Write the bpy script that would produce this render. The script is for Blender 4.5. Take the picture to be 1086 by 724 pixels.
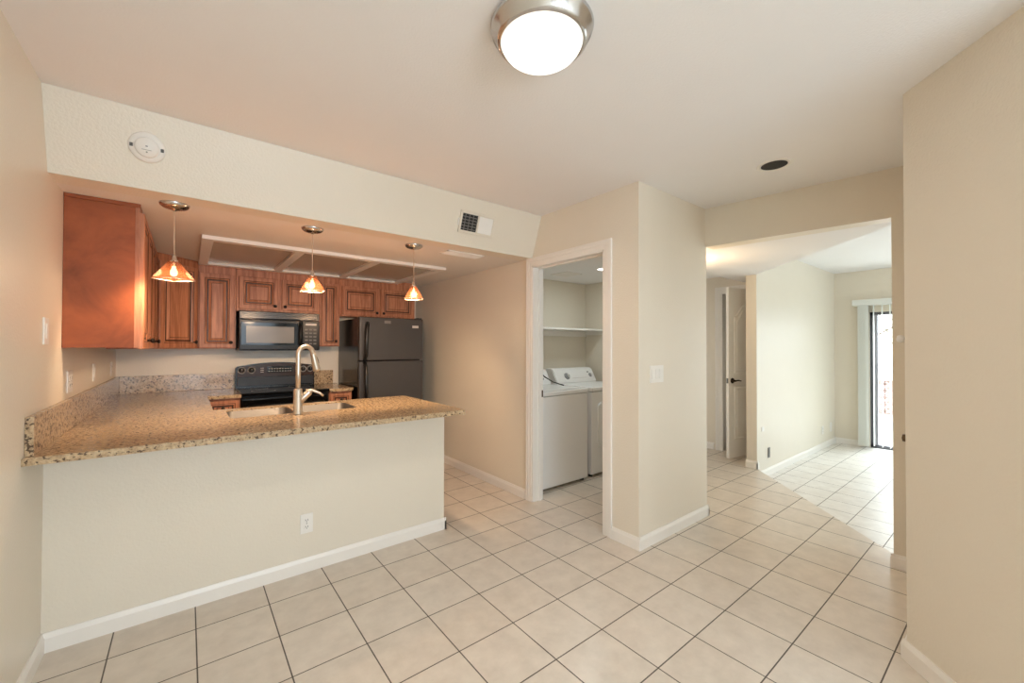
import bpy, bmesh, math, random
from mathutils import Vector, Matrix
random.seed(7)
for o in list(bpy.data.objects):
    bpy.data.objects.remove(o, do_unlink=True)
S = bpy.context.scene
C = S.collection
R = math.radians

# ------------------------------------------------------------------ camera
YAW, PITCH, ROLL, CAM_H = R(38.38), R(0.62), R(0.15), 1.35
fwd = Vector((math.sin(YAW)*math.cos(PITCH), math.cos(YAW)*math.cos(PITCH), math.sin(PITCH)))
rgt = Vector((math.cos(YAW), -math.sin(YAW), 0))
up = rgt.cross(fwd)
r2 = rgt*math.cos(ROLL) + up*math.sin(ROLL)
u2 = -rgt*math.sin(ROLL) + up*math.cos(ROLL)
cam_d = bpy.data.cameras.new('camera'); cam = bpy.data.objects.new('camera', cam_d); C.objects.link(cam)
cam_d.sensor_fit = 'HORIZONTAL'; cam_d.sensor_width = 36; cam_d.lens = 36*435.6/1086
cam_d.clip_start = 0.05; cam_d.clip_end = 300
cam.matrix_world = Matrix(((r2.x, u2.x, -fwd.x, 0), (r2.y, u2.y, -fwd.y, 0), (r2.z, u2.z, -fwd.z, CAM_H), (0, 0, 0, 1)))
S.camera = cam
# ------------------------------------------------------------------ view, world, lights
S.view_settings.view_transform = 'Standard'; S.view_settings.look = 'None'
S.view_settings.gamma = 1; S.view_settings.use_curve_mapping = False
S.view_settings.exposure = -0.06
S.cycles.max_bounces = 10; S.cycles.diffuse_bounces = 6; S.cycles.use_denoising = True
S.cycles.sample_clamp_indirect = 6
W = bpy.data.worlds.new('sky'); S.world = W; W.use_nodes = True
W.node_tree.nodes['Background'].inputs[0].default_value = (0.93, 0.97, 1.0, 1)
W.node_tree.nodes['Background'].inputs[1].default_value = 5.0

def area(name, loc, target, sx, sy, power, col, spread=180):
    l = bpy.data.lights.new(name, 'AREA'); l.shape = 'RECTANGLE'; l.size = sx; l.size_y = sy
    l.energy = power; l.color = col; l.spread = R(spread)
    o = bpy.data.objects.new(name, l); C.objects.link(o); o.location = loc
    o.rotation_euler = (Vector(target)-Vector(loc)).to_track_quat('-Z', 'Y').to_euler()
    return o
def point(name, loc, power, col, rad=0.03):
    l = bpy.data.lights.new(name, 'POINT'); l.energy = power; l.color = col; l.shadow_soft_size = rad
    o = bpy.data.objects.new(name, l); C.objects.link(o); o.location = loc
    return o
area('daylight_rear_window', (0.7, -2.52, 1.35), (0.7, 0, 0.95), 2.0, 1.3, 47, (0.58, 0.81, 1.0))
area('daylight_living_window', (5.35, -2.9, 1.3), (5.35, 0, 1.1), 3.4, 1.9, 64, (0.74, 0.90, 1.0))
area('daylight_patio', (9.6, 0.6, 3.6), (7.0, 0.6, 0.6), 3.0, 2.2, 740, (0.82, 0.93, 1.0))

# ------------------------------------------------------------------ materials
def lin(c):
    c = c/255.0
    return c/12.92 if c <= 0.04045 else ((c+0.055)/1.055)**2.4
def rgb(r, g, b): return (lin(r), lin(g), lin(b), 1)
def newmat(name):
    m = bpy.data.materials.new(name); m.use_nodes = True
    nt = m.node_tree; return m, nt, nt.nodes['Principled BSDF']
def mat(name, col, rough=0.5, metal=0.0, bump=None, vary=0.0, vscale=6, coat=0, spec=0.5, aniso=None):
    m, nt, b = newmat(name)
    b.inputs['Base Color'].default_value = col; b.inputs['Roughness'].default_value = rough
    b.inputs['Metallic'].default_value = metal; b.inputs['Coat Weight'].default_value = coat
    b.inputs['Specular IOR Level'].default_value = spec
    geo = nt.nodes.new('ShaderNodeNewGeometry')
    n = nt.nodes.new('ShaderNodeTexNoise'); n.inputs['Scale'].default_value = vscale; n.inputs['Detail'].default_value = 3
    nt.links.new(geo.outputs['Position'], n.inputs['Vector'])
    mx = nt.nodes.new('ShaderNodeMix'); mx.data_type = 'RGBA'
    mx.inputs[6].default_value = tuple(c*(1-vary) for c in col[:3])+(1,)
    mx.inputs[7].default_value = tuple(min(1, c*(1+vary)) for c in col[:3])+(1,)
    nt.links.new(n.outputs['Fac'], mx.inputs[0]); nt.links.new(mx.outputs[2], b.inputs['Base Color'])
    if bump:
        n2 = nt.nodes.new('ShaderNodeTexNoise'); n2.inputs['Scale'].default_value = bump[0]; n2.inputs['Detail'].default_value = 2
        nt.links.new(geo.outputs['Position'], n2.inputs['Vector'])
        bp = nt.nodes.new('ShaderNodeBump'); bp.inputs['Strength'].default_value = bump[1]; bp.inputs['Distance'].default_value = bump[2]
        nt.links.new(n2.outputs['Fac'], bp.inputs['Height']); nt.links.new(bp.outputs['Normal'], b.inputs['Normal'])
    return m
def emis(name, col, strength):
    m, nt, b = newmat(name)
    b.inputs['Base Color'].default_value = col; b.inputs['Roughness'].default_value = 0.3
    b.inputs['Emission Color'].default_value = col; b.inputs['Emission Strength'].default_value = strength
    return m
def tile_mat(name, tw, th, ox, oy, c1, c2, grout):
    m, nt, b = newmat(name)
    geo = nt.nodes.new('ShaderNodeNewGeometry')
    mp = nt.nodes.new('ShaderNodeMapping'); mp.inputs['Location'].default_value = (-ox/tw, -oy/th, 0)
    mp.inputs['Scale'].default_value = (1/tw, 1/th, 1)
    nt.links.new(geo.outputs['Position'], mp.inputs['Vector'])
    br = nt.nodes.new('ShaderNodeTexBrick'); br.offset = 0; br.squash = 1
    br.inputs['Scale'].default_value = 1; br.inputs['Brick Width'].default_value = 1; br.inputs['Row Height'].default_value = 1
    br.inputs['Mortar Size'].default_value = 0.0095; br.inputs['Mortar Smooth'].default_value = 0.1
    br.inputs['Color1'].default_value = c1; br.inputs['Color2'].default_value = c2; br.inputs['Mortar'].default_value = grout
    nt.links.new(mp.outputs[0], br.inputs['Vector'])
    n = nt.nodes.new('ShaderNodeTexNoise'); n.inputs['Scale'].default_value = 9; n.inputs['Detail'].default_value = 8; n.inputs['Roughness'].default_value = 0.65
    nt.links.new(geo.outputs['Position'], n.inputs['Vector'])
    cr = nt.nodes.new('ShaderNodeValToRGB')
    cr.color_ramp.elements[0].position = 0.3; cr.color_ramp.elements[0].color = (0.89, 0.87, 0.85, 1)
    cr.color_ramp.elements[1].position = 0.7; cr.color_ramp.elements[1].color = (1.06, 1.05, 1.04, 1)
    nt.links.new(n.outputs['Fac'], cr.inputs[0])
    mx = nt.nodes.new('ShaderNodeMix'); mx.data_type = 'RGBA'; mx.blend_type = 'MULTIPLY'; mx.inputs[0].default_value = 1
    nt.links.new(br.outputs['Color'], mx.inputs[6]); nt.links.new(cr.outputs[0], mx.inputs[7])
    nt.links.new(mx.outputs[2], b.inputs['Base Color'])
    mr = nt.nodes.new('ShaderNodeMapRange'); mr.inputs[3].default_value = 0.3; mr.inputs[4].default_value = 0.8
    nt.links.new(br.outputs['Fac'], mr.inputs[0]); nt.links.new(mr.outputs[0], b.inputs['Roughness'])
    bp = nt.nodes.new('ShaderNodeBump'); bp.invert = True; bp.inputs['Strength'].default_value = 0.5; bp.inputs['Distance'].default_value = 0.002
    nt.links.new(br.outputs['Fac'], bp.inputs['Height']); nt.links.new(bp.outputs['Normal'], b.inputs['Normal'])
    return m
def granite_mat(name):
    m, nt, b = newmat(name)
    geo = nt.nodes.new('ShaderNodeNewGeometry')
    n1 = nt.nodes.new('ShaderNodeTexNoise'); n1.inputs['Scale'].default_value = 45; n1.inputs['Detail'].default_value = 5; n1.inputs['Roughness'].default_value = 0.7
    n2 = nt.nodes.new('ShaderNodeTexVoronoi'); n2.inputs['Scale'].default_value = 95
    n3 = nt.nodes.new('ShaderNodeTexNoise'); n3.inputs['Scale'].default_value = 70; n3.inputs['Detail'].default_value = 3
    for n in (n1, n2, n3): nt.links.new(geo.outputs['Position'], n.inputs['Vector'])
    r1 = nt.nodes.new('ShaderNodeValToRGB'); e = r1.color_ramp.elements
    e[0].position = 0.30; e[0].color = rgb(140, 112, 82); e[1].position = 0.74; e[1].color = rgb(224, 203, 168)
    k = e.new(0.46); k.color = rgb(196, 168, 132); k = e.new(0.58); k.color = rgb(208, 182, 146)
    nt.links.new(n1.outputs['Fac'], r1.inputs[0])
    hs = nt.nodes.new('ShaderNodeMix'); hs.data_type = 'RGBA'; hs.blend_type = 'MULTIPLY'; hs.inputs[0].default_value = 0.35
    nt.links.new(r1.outputs[0], hs.inputs[6]); nt.links.new(n2.outputs['Distance'], hs.inputs[7])
    r3 = nt.nodes.new('ShaderNodeValToRGB'); e = r3.color_ramp.elements
    e[0].position = 0.385; e[0].color = (1, 1, 1, 1); e[1].position = 0.44; e[1].color = (0, 0, 0, 1)
    nt.links.new(n3.outputs['Fac'], r3.inputs[0])
    mx = nt.nodes.new('ShaderNodeMix'); mx.data_type = 'RGBA'; mx.inputs[7].default_value = rgb(84, 66, 50)
    nt.links.new(r3.outputs[0], mx.inputs[0]); nt.links.new(hs.outputs[2], mx.inputs[6])
    nt.links.new(mx.outputs[2], b.inputs['Base Color'])
    b.inputs['Roughness'].default_value = 0.16
    return m
def wood_mat(name, dark, light, rough=0.3, mottled=False):
    m, nt, b = newmat(name)
    geo = nt.nodes.new('ShaderNodeNewGeometry')
    mp = nt.nodes.new('ShaderNodeMapping'); mp.inputs['Scale'].default_value = (3, 3, 3) if mottled else (26, 26, 2.2)
    nt.links.new(geo.outputs['Position'], mp.inputs['Vector'])
    n = nt.nodes.new('ShaderNodeTexNoise'); n.inputs['Scale'].default_value = 1.3; n.inputs['Detail'].default_value = 6; n.inputs['Roughness'].default_value = 0.6; n.inputs['Distortion'].default_value = 0.6
    nt.links.new(mp.outputs[0], n.inputs['Vector'])
    cr = nt.nodes.new('ShaderNodeValToRGB'); e = cr.color_ramp.elements
    e[0].position = 0.3; e[0].color = dark; e[1].position = 0.7; e[1].color = light
    nt.links.new(n.outputs['Fac'], cr.inputs[0]); nt.links.new(cr.outputs[0], b.inputs['Base Color'])
    b.inputs['Roughness'].default_value = rough; b.inputs['Specular IOR Level'].default_value = 0.35
    return m
def glass_mat(name, tint, gl=0.1, rough=0.03):
    m, nt, b = newmat(name); nt.nodes.remove(b)
    out = nt.nodes['Material Output']
    t = nt.nodes.new('ShaderNodeBsdfTransparent'); t.inputs[0].default_value = tint
    g = nt.nodes.new('ShaderNodeBsdfGlossy'); g.inputs['Roughness'].default_value = rough
    mx = nt.nodes.new('ShaderNodeMixShader'); mx.inputs[0].default_value = gl
    nt.links.new(t.outputs[0], mx.inputs[1]); nt.links.new(g.outputs[0], mx.inputs[2]); nt.links.new(mx.outputs[0], out.inputs[0])
    return m
def shade_glass(name):
    m, nt, b = newmat(name); nt.nodes.remove(b)
    out = nt.nodes['Material Output']
    t = nt.nodes.new('ShaderNodeBsdfTransparent'); t.inputs[0].default_value = (0.93, 0.6, 0.44, 1)
    tr = nt.nodes.new('ShaderNodeBsdfTranslucent'); tr.inputs[0].default_value = (0.25, 0.085, 0.035, 1)
    df = nt.nodes.new('ShaderNodeBsdfDiffuse'); df.inputs[0].default_value = (0.22, 0.08, 0.04, 1)
    g = nt.nodes.new('ShaderNodeBsdfGlossy'); g.inputs['Roughness'].default_value = 0.1
    m1 = nt.nodes.new('ShaderNodeMixShader'); m1.inputs[0].default_value = 0.5
    m2 = nt.nodes.new('ShaderNodeMixShader'); m2.inputs[0].default_value = 0.55
    m3 = nt.nodes.new('ShaderNodeMixShader'); m3.inputs[0].default_value = 0.06
    nt.links.new(tr.outputs[0], m1.inputs[1]); nt.links.new(df.outputs[0], m1.inputs[2])
    nt.links.new(t.outputs[0], m2.inputs[1]); nt.links.new(m1.outputs[0], m2.inputs[2])
    nt.links.new(m2.outputs[0], m3.inputs[1]); nt.links.new(g.outputs[0], m3.inputs[2]); nt.links.new(m3.outputs[0], out.inputs[0])
    return m

M = {}
M['wall'] = mat('wall_paint', rgb(227, 218, 202), 0.36, bump=(95, 0.4, 0.004), vary=0.015)
M['ceil'] = mat('ceiling_paint', rgb(236, 234, 233), 0.75, bump=(110, 0.3, 0.004), vary=0.01)
M['kceil'] = mat('kitchen_ceiling_paint', rgb(230, 224, 216), 0.6, bump=(110, 0.3, 0.004), vary=0.01)
M['trim'] = mat('trim_paint', rgb(238, 233, 226), 0.32, vary=0.01)
M['doorwhite'] = mat('door_paint', rgb(250, 248, 244), 0.35, vary=0.01)
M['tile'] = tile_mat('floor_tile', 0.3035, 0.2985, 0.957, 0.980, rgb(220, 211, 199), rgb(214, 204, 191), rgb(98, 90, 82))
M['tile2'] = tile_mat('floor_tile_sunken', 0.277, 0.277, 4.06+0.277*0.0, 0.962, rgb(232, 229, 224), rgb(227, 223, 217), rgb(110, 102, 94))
M['granite'] = granite_mat('granite')
M['wood'] = wood_mat('cherry_wood', rgb(142, 88, 62), rgb(200, 138, 104), 0.4)
M['woodside'] = wood_mat('cherry_veneer', rgb(110, 54, 26), rgb(166, 90, 50), 0.5, mottled=True)
M['glaze'] = mat('dark_glaze', rgb(62, 32, 20), 0.4, vary=0.1)
M['knob'] = mat('dark_bronze', rgb(38, 30, 26), 0.35, 0.6, vary=0.1)
M['black'] = mat('black_enamel', rgb(22, 21, 21), 0.2, vary=0.05, spec=0.3)
M['fridge'] = mat('black_textured', rgb(60, 56, 54), 0.42, bump=(420, 0.25, 0.001), vary=0.05)
M['blackplastic'] = mat('black_plastic', rgb(20, 20, 20), 0.3, vary=0.05)
M['blackglass'] = mat('black_glass', rgb(10, 10, 11), 0.08, vary=0.05, spec=0.25)
M['mwglass'] = mat('screened_glass', rgb(124, 119, 112), 0.2, vary=0.05, spec=0.3)
M['mwframe'] = mat('grey_gloss', rgb(26, 25, 25), 0.25, vary=0.05, spec=0.2)
M['panelbrown'] = mat('range_panel', rgb(58, 40, 30), 0.25, vary=0.3, vscale=20, spec=0.2)
M['steelstrip'] = mat('dark_steel', rgb(52, 52, 54), 0.3, 0.0, spec=0.25, vary=0.05)
M['print'] = mat('pale_print', rgb(196, 190, 184), 0.5, vary=0.02)
M['nickel'] = mat('brushed_nickel', rgb(202, 201, 201), 0.2, 1.0, vary=0.03, vscale=60)
M['faucet'] = mat('satin_nickel', rgb(212, 202, 188), 0.3, 0.85, vary=0.02)
M['steel'] = mat('stainless', rgb(112, 111, 110), 0.5, 0.85, vary=0.03)
M['appl'] = mat('white_enamel', rgb(240, 239, 237), 0.25, vary=0.01)
M['appl_grey'] = mat('grey_plastic', rgb(150, 150, 150), 0.35, vary=0.05)
M['white'] = mat('white_plastic', rgb(236, 232, 226), 0.35, vary=0.01)
M['greyslot'] = mat('grey_slots', rgb(120, 116, 112), 0.5, vary=0.03)
M['dark'] = mat('dark_void', rgb(34, 32, 31), 0.7, vary=0.1)
M['ventdark'] = mat('vent_grey', rgb(92, 90, 88), 0.6, vary=0.05)
M['lbpanel'] = mat('light_panel', rgb(178, 168, 152), 0.2, vary=0.03)
M['shade'] = shade_glass('amber_glass')
M['shaderim'] = mat('pale_glass_edge', rgb(248, 214, 190), 0.15, vary=0.02)
M['bulb'] = emis('warm_bulb', (1.0, 0.78, 0.5, 1), 9)
M['dome'] = emis('opal_diffuser', (1.0, 0.97, 0.90, 1), 1.6)
M['led'] = emis('led_disc', (1.0, 0.98, 0.94, 1), 6)
M['cord'] = mat('clear_cord', rgb(205, 180, 155), 0.4, vary=0.02)
M['vane'] = mat('blind_vane', rgb(222, 224, 219), 0.5, vary=0.01)
M['alu'] = mat('dark_frame', rgb(92, 92, 98), 0.4, 0.3, vary=0.05)
M['alu2'] = mat('grey_frame', rgb(160, 160, 168), 0.4, 0.2, vary=0.03)
M['pane'] = glass_mat('clear_pane', (0.96, 0.98, 0.98, 1), 0.05)
M['block'] = mat('white_masonry', rgb(232, 228, 224), 0.8, bump=(60, 0.3, 0.004), vary=0.03)
M['blockpink'] = mat('pink_masonry', rgb(196, 166, 160), 0.85, vary=0.05)
M['concrete'] = mat('patio_concrete', rgb(215, 210, 204), 0.8, vary=0.05)
M['bark'] = mat('bark', rgb(128, 116, 104), 0.9, vary=0.1)
M['leaf'] = mat('leaf', rgb(140, 150, 120), 0.7, vary=0.2)
M['bronze'] = mat('aged_brass', rgb(104, 84, 62), 0.35, 0.8, vary=0.1)

# ------------------------------------------------------------------ mesh helpers
class MB:
    """collects shapes in world coordinates, links them as one mesh object"""
    def __init__(s): s.bm = bmesh.new(); s.mats = []
    def mi(s, m):
        if m not in s.mats: s.mats.append(m)
        return s.mats.index(m)
    def _f(s, vs, m, smooth=False):
        try: f = s.bm.faces.new(vs)
        except ValueError: return None
        f.material_index = s.mi(m); f.smooth = smooth; return f
    def box(s, x0, y0, z0, x1, y1, z1, m, bev=0, seg=2, mtx=None):
        x0, x1 = min(x0, x1), max(x0, x1); y0, y1 = min(y0, y1), max(y0, y1); z0, z1 = min(z0, z1), max(z0, z1)
        return s.prism([(x0, y0), (x1, y0), (x1, y1), (x0, y1)], z0, z1, m, bev, seg, mtx)
    def prism(s, poly, z0, z1, m, bev=0, seg=2, mtx=None, smooth=False):
        a = sum(poly[i][0]*poly[(i+1) % len(poly)][1]-poly[(i+1) % len(poly)][0]*poly[i][1] for i in range(len(poly)))
        if a < 0: poly = poly[::-1]
        lo = [s.bm.verts.new((x, y, z0)) for x, y in poly]; hi = [s.bm.verts.new((x, y, z1)) for x, y in poly]
        fs = [s._f(lo[::-1], m), s._f(hi, m)]
        n = len(poly)
        for i in range(n): fs.append(s._f([lo[i], lo[(i+1) % n], hi[(i+1) % n], hi[i]], m, smooth))
        if bev > 0:
            es = list({e for f in fs if f for e in f.edges})
            r = bmesh.ops.bevel(s.bm, geom=es, offset=bev, segments=seg, affect='EDGES', profile=0.6, material=-1)
            vs = {v for f in r['faces'] for v in f.verts} | {v for v in lo+hi if v.is_valid}
        else: vs = set(lo+hi)
        vs = [v for v in vs if v.is_valid]
        if mtx is not None:
            allv = set(vs)
            for f in fs:
                if f and f.is_valid: allv |= set(f.verts)
            bmesh.ops.transform(s.bm, matrix=mtx, verts=list(allv))
        return s
    def extrude_profile(s, prof, axis0, axis1, origin, d, m, smooth=False, caps=True):
        """prof: 2-D points in (axis0, axis1); extruded along vector d"""
        a0, a1, o, d = Vector(axis0), Vector(axis1), Vector(origin), Vector(d)
        A = [s.bm.verts.new(o+a0*p+a1*q) for p, q in prof]; B = [s.bm.verts.new(o+a0*p+a1*q+d) for p, q in prof]
        n = len(prof); fs = []
        if caps: fs += [s._f(A[::-1], m), s._f(B, m)]
        for i in range(n): fs.append(s._f([A[i], A[(i+1) % n], B[(i+1) % n], B[i]], m, smooth))
        bmesh.ops.recalc_face_normals(s.bm, faces=[f for f in fs if f])
        return s
    def lathe(s, prof, origin, axis, m, n=32, ang=None):
        """prof: (radius, height) list along axis"""
        ax = Vector(axis).normalized(); t = Vector((1, 0, 0)) if abs(ax.x) < 0.9 else Vector((0, 1, 0))
        e1 = ax.cross(t).normalized(); e2 = ax.cross(e1); o = Vector(origin); rings = []; fs = []
        for r, h in prof:
            if r < 1e-6: rings.append([s.bm.verts.new(o+ax*h)])
            else: rings.append([s.bm.verts.new(o+ax*h+(e1*math.cos(2*math.pi*i/n)+e2*math.sin(2*math.pi*i/n))*r) for i in range(n)])
        for a, b in zip(rings[:-1], rings[1:]):
            for i in range(n):
                j = (i+1) % n
                if len(a) == 1 and len(b) == 1: continue
                if len(a) == 1: fs.append(s._f([a[0], b[i], b[j]], m, True))
                elif len(b) == 1: fs.append(s._f([a[i], b[0], a[j]], m, True))
                else: fs.append(s._f([a[i], b[i], b[j], a[j]], m, True))
        for r in (rings[0], rings[-1]):
            if len(r) > 1: fs.append(s._f(r, m))
        bmesh.ops.recalc_face_normals(s.bm, faces=[f for f in fs if f])
        return s
    def tube(s, pts, rad, m, n=12):
        P = [Vector(p) for p in pts]; rads = rad if isinstance(rad, (list, tuple)) else [rad]*len(P)
        prev = None; rings = []; fs = []
        for i, p in enumerate(P):
            t = (P[min(i+1, len(P)-1)]-P[max(i-1, 0)]).normalized()
            if prev is None:
                q = Vector((0, 0, 1)) if abs(t.z) < 0.9 else Vector((1, 0, 0)); e = t.cross(q).normalized()
            else: e = (prev-t*prev.dot(t)).normalized()
            prev = e; f = t.cross(e)
            rings.append([s.bm.verts.new(p+(e*math.cos(2*math.pi*k/n)+f*math.sin(2*math.pi*k/n))*rads[i]) for k in range(n)])
        for a, b in zip(rings[:-1], rings[1:]):
            for k in range(n): fs.append(s._f([a[k], a[(k+1) % n], b[(k+1) % n], b[k]], m, True))
        fs.append(s._f(rings[0][::-1], m)); fs.append(s._f(rings[-1], m))
        bmesh.ops.recalc_face_normals(s.bm, faces=[f for f in fs if f])
        return s
    def quad(s, pts, m):
        s._f([s.bm.verts.new(p) for p in pts], m); return s
    def build(s, name, parent=None, loc=None):
        """vertices are in world space; the object origin goes to loc (default: bottom centre)"""
        me = bpy.data.meshes.new(name)
        vs = s.bm.verts
        if loc is None:
            xs = [v.co.x for v in vs]; ys = [v.co.y for v in vs]; zs = [v.co.z for v in vs]
            loc = ((min(xs)+max(xs))/2, (min(ys)+max(ys))/2, min(zs))
        loc = Vector(loc)
        bmesh.ops.translate(s.bm, verts=list(vs), vec=-loc)
        s.bm.normal_update(); s.bm.to_mesh(me); s.bm.free()
        for m in s.mats: me.materials.append(m)
        o = bpy.data.objects.new(name, me); C.objects.link(o)
        if parent is not None:
            o.parent = parent
            o.location = loc - world_loc(parent)
        else: o.location = loc
        return o
def world_loc(o):
    v = Vector(o.location)
    while o.parent is not None:
        o = o.parent; v = v+Vector(o.location)
    return v
def tag(o, label, cat, group=None):
    o['label'] = label; o['category'] = cat
    if group: o['group'] = group
    return o
def thing(name, label, cat, loc, group=None):
    o = bpy.data.objects.new(name, None); C.objects.link(o); o.location = loc
    o.empty_display_size = 0.1
    return tag(o, label, cat, group)
def struct(name, mb, label=None, parent=None):
    o = mb.build(name, parent)
    if parent is None: o['kind'] = 'structure'
    if label: o['label'] = label
    return o
def copy_tree(o, parent=None):
    c = o.copy(); C.objects.link(c)
    if parent is not None: c.parent = parent
    for ch in list(o.children): copy_tree(ch, c)
    return c

# ------------------------------------------------------------------ key measures
XL, XP, YP, YK = -0.49, 2.36, 2.70, 5.03      # left wall, partition wall, peninsula front, kitchen back wall
ZC, ZK, ZH, ZL = 2.455, 2.115, 2.15, 2.48     # ceilings: dining, kitchen, hall, living room
ZS = -0.125                                   # sunken living floor
LY = 1.885                                    # living back wall
wl = M['wall']
# ------------------------------------------------------------------ floors
mb = MB()
mb.prism([(-0.7, -2.7), (3.56, -2.7), (3.56, 0.495), (4.95, 1.885), (4.95, 1.96), (6.4, 1.96), (6.4, 5.2), (-0.7, 5.2)], -0.3, 0.0, M['tile'])
struct('floor', mb)
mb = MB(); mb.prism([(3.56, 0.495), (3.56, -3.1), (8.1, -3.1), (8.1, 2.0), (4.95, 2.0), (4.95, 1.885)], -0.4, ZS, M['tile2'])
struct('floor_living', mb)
# ------------------------------------------------------------------ walls
mb = MB(); mb.box(XL-0.12, -2.7, 0, XL, YK+0.12, ZC, wl); struct('wall_left', mb)
mb = MB(); mb.box(XL, YK, 0, XP, YK+0.12, ZC, wl); struct('wall_kitchen_back', mb)
mb = MB(); mb.box(XL, YP, 0, 1.50, YP+0.11, 0.8849, wl); struct('wall_peninsula', mb)
mb = MB()                                                       # partition with the laundry doorway and the wing toward the hall
D0, D1, DZ = 1.905, 2.695, 2.048
mb.prism([(XP, D0), (XP, 1.62), (3.28, 1.62), (3.28, 2.23), (3.17, 2.23), (3.17, 1.73), (XP+0.11, 1.73), (XP+0.11, D0)], 0, ZC, wl)
mb.box(XP, D1, 0, XP+0.11, YK+0.12, ZC, wl); mb.box(XP, D0, DZ, XP+0.11, D1, ZC, wl)
struct('wall_partition', mb)
mb = MB()
mb.extrude_profile([(2.70, ZK), (2.58, ZC), (2.85, ZC), (2.85, ZK)], (0, 1, 0), (0, 0, 1), (XL, 0, 0), (XP-XL, 0, 0), wl)
struct('wall_soffit', mb)
mb = MB(); mb.box(XP+0.11, 3.58, 0, 4.16, 3.69, ZC, wl); struct('wall_laundry_back', mb)
mb = MB(); mb.prism([(3.28, 2.12), (4.16, 2.12), (4.16, 3.58), (4.05, 3.58), (4.05, 2.23), (3.28, 2.23)], 0, ZC, wl); struct('wall_laundry_right', mb)
mb = MB(); mb.prism([(3.26, 1.62), (3.41, 0.53), (3.53, 0.53), (3.40, 1.62)], ZH, ZC, wl)
mb.prism([(3.41, 0.53), (3.44, 0.34), (3.44, 0.23), (3.56, 0.23), (3.56, 0.50), (3.53, 0.53)], 0, ZC, wl)
struct('wall_header', mb)
mb = MB(); mb.prism([(2.45, 0.34), (1.95, -0.16), (1.95, -2.6), (2.06, -2.6), (2.06, -0.2), (2.49, 0.23), (3.44, 0.23), (3.44, 0.34)], 0, ZC, wl)
struct('wall_right', mb)
mb = MB()
for b in ((XL, -2.7, 0, -0.3, -2.6, ZC), (1.7, -2.7, 0, 2.06, -2.6, ZC), (-0.3, -2.7, 0, 1.7, -2.6, 0.7), (-0.3, -2.7, 2.2, 1.7, -2.6, ZC)): mb.box(*b, wl)
struct('wall_rear', mb)
mb = MB(); mb.box(4.95, LY, ZS, 7.99, LY+0.11, ZL+0.1, wl); struct('wall_living_back', mb)
SY0, SY1, SZ1 = -0.45, 1.47, 1.86                                # sliding-door opening
mb = MB(); mb.box(7.87, SY1, ZS, 7.99, LY, ZL+0.1, wl); mb.box(7.87, SY0, SZ1, 7.99, SY1, ZL+0.1, wl); mb.box(7.87, -3.0, ZS, 7.99, SY0, ZL+0.1, wl)
struct('wall_living_far', mb)
mb = MB(); mb.box(3.44, -3.1, ZS, 7.99, -3.0, ZL+0.1, wl); struct('wall_living_side', mb)
mb = MB(); mb.box(3.44, -3.0, ZS, 3.56, 0.23, ZL+0.1, wl); struct('wall_living_front', mb)
mb = MB(); mb.box(5.45, 2.495, 0, 5.56, 4.2, ZC, wl); mb.box(5.45, 2.0, 2.055, 5.56, 2.495, ZC, wl); struct('wall_hall', mb)
mb = MB(); mb.box(4.16, 4.2, 0, 5.56, 4.31, ZC, wl); struct('wall_hall_back', mb)
mb = MB(); mb.box(6.25, 1.995, 0, 6.36, 3.3, ZC, wl); mb.box(5.56, 3.2, 0, 6.25, 3.3, ZC, wl); struct('wall_closet', mb)
# ------------------------------------------------------------------ ceilings
def plate_with_hole(poly, hole, z0, z1, m):
    mb = MB(); bm = mb.bm
    def loop(pts, z):
        vs = [bm.verts.new((x, y, z)) for x, y in pts]
        return vs, [bm.edges.new((vs[i], vs[(i+1) % len(vs)])) for i in range(len(vs))]
    lo, e1 = loop(poly, z0); hl, e2 = loop(hole, z0)
    bmesh.ops.triangle_fill(bm, edges=e1+e2, use_beauty=True, normal=(0, 0, -1))
    hi, _ = loop(hole, z1)
    for i in range(len(hole)):
        j = (i+1) % len(hole); bm.faces.new([hl[i], hl[j], hi[j], hi[i]])
    for f in bm.faces: f.material_index = mb.mi(m)
    to, e3 = loop(poly, z1); bm.faces.new(to)
    for i in range(len(poly)):
        j = (i+1) % len(poly); bm.faces.new([lo[i], lo[j], to[j], to[i]])
    for f in bm.faces: f.material_index = mb.mi(m)
    return mb
RX, RY = 2.795, 0.962
hole = [(RX+0.072*math.cos(a*math.pi/16), RY+0.072*math.sin(a*math.pi/16)) for a in range(32)]
struct('ceiling', plate_with_hole([(-0.61, -2.7), (3.56, -2.7), (3.56, 1.62), (3.28, 2.7), (-0.61, 2.7)], hole, ZC, ZC+0.12, M['ceil']))
mb = MB(); mb.box(XL, 2.85, ZK, XP, YK, ZK+0.1, M['kceil']); struct('ceiling_kitchen', mb)
mb = MB(); mb.prism([(XP+0.11, 1.73), (3.17, 1.73), (3.17, 2.23), (4.05, 2.23), (4.05, 3.58), (XP+0.11, 3.58)], 2.145, 2.25, M['ceil']); struct('ceiling_laundry', mb)
mb = MB(); mb.prism([(3.281, 1.62), (3.40, 1.62), (3.53, 0.53), (3.56, 0.497), (4.949, 1.886), (4.949, 1.996), (5.449, 1.996), (5.449, 2.21), (4.81, 2.21), (4.81, 4.2), (4.161, 4.2), (4.161, 2.119), (3.281, 2.119)], ZH, ZC+0.1, M['ceil'])
struct('ceiling_hall', mb)
mb = MB(); mb.box(4.81, 1.996, ZC, 6.36, 4.31, ZC+0.1, M['ceil']); struct('ceiling_closet', mb)
mb = MB(); mb.box(3.44, -3.1, ZL, 7.99, 2.0, ZL+0.1, M['ceil']); struct('ceiling_living', mb)
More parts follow.
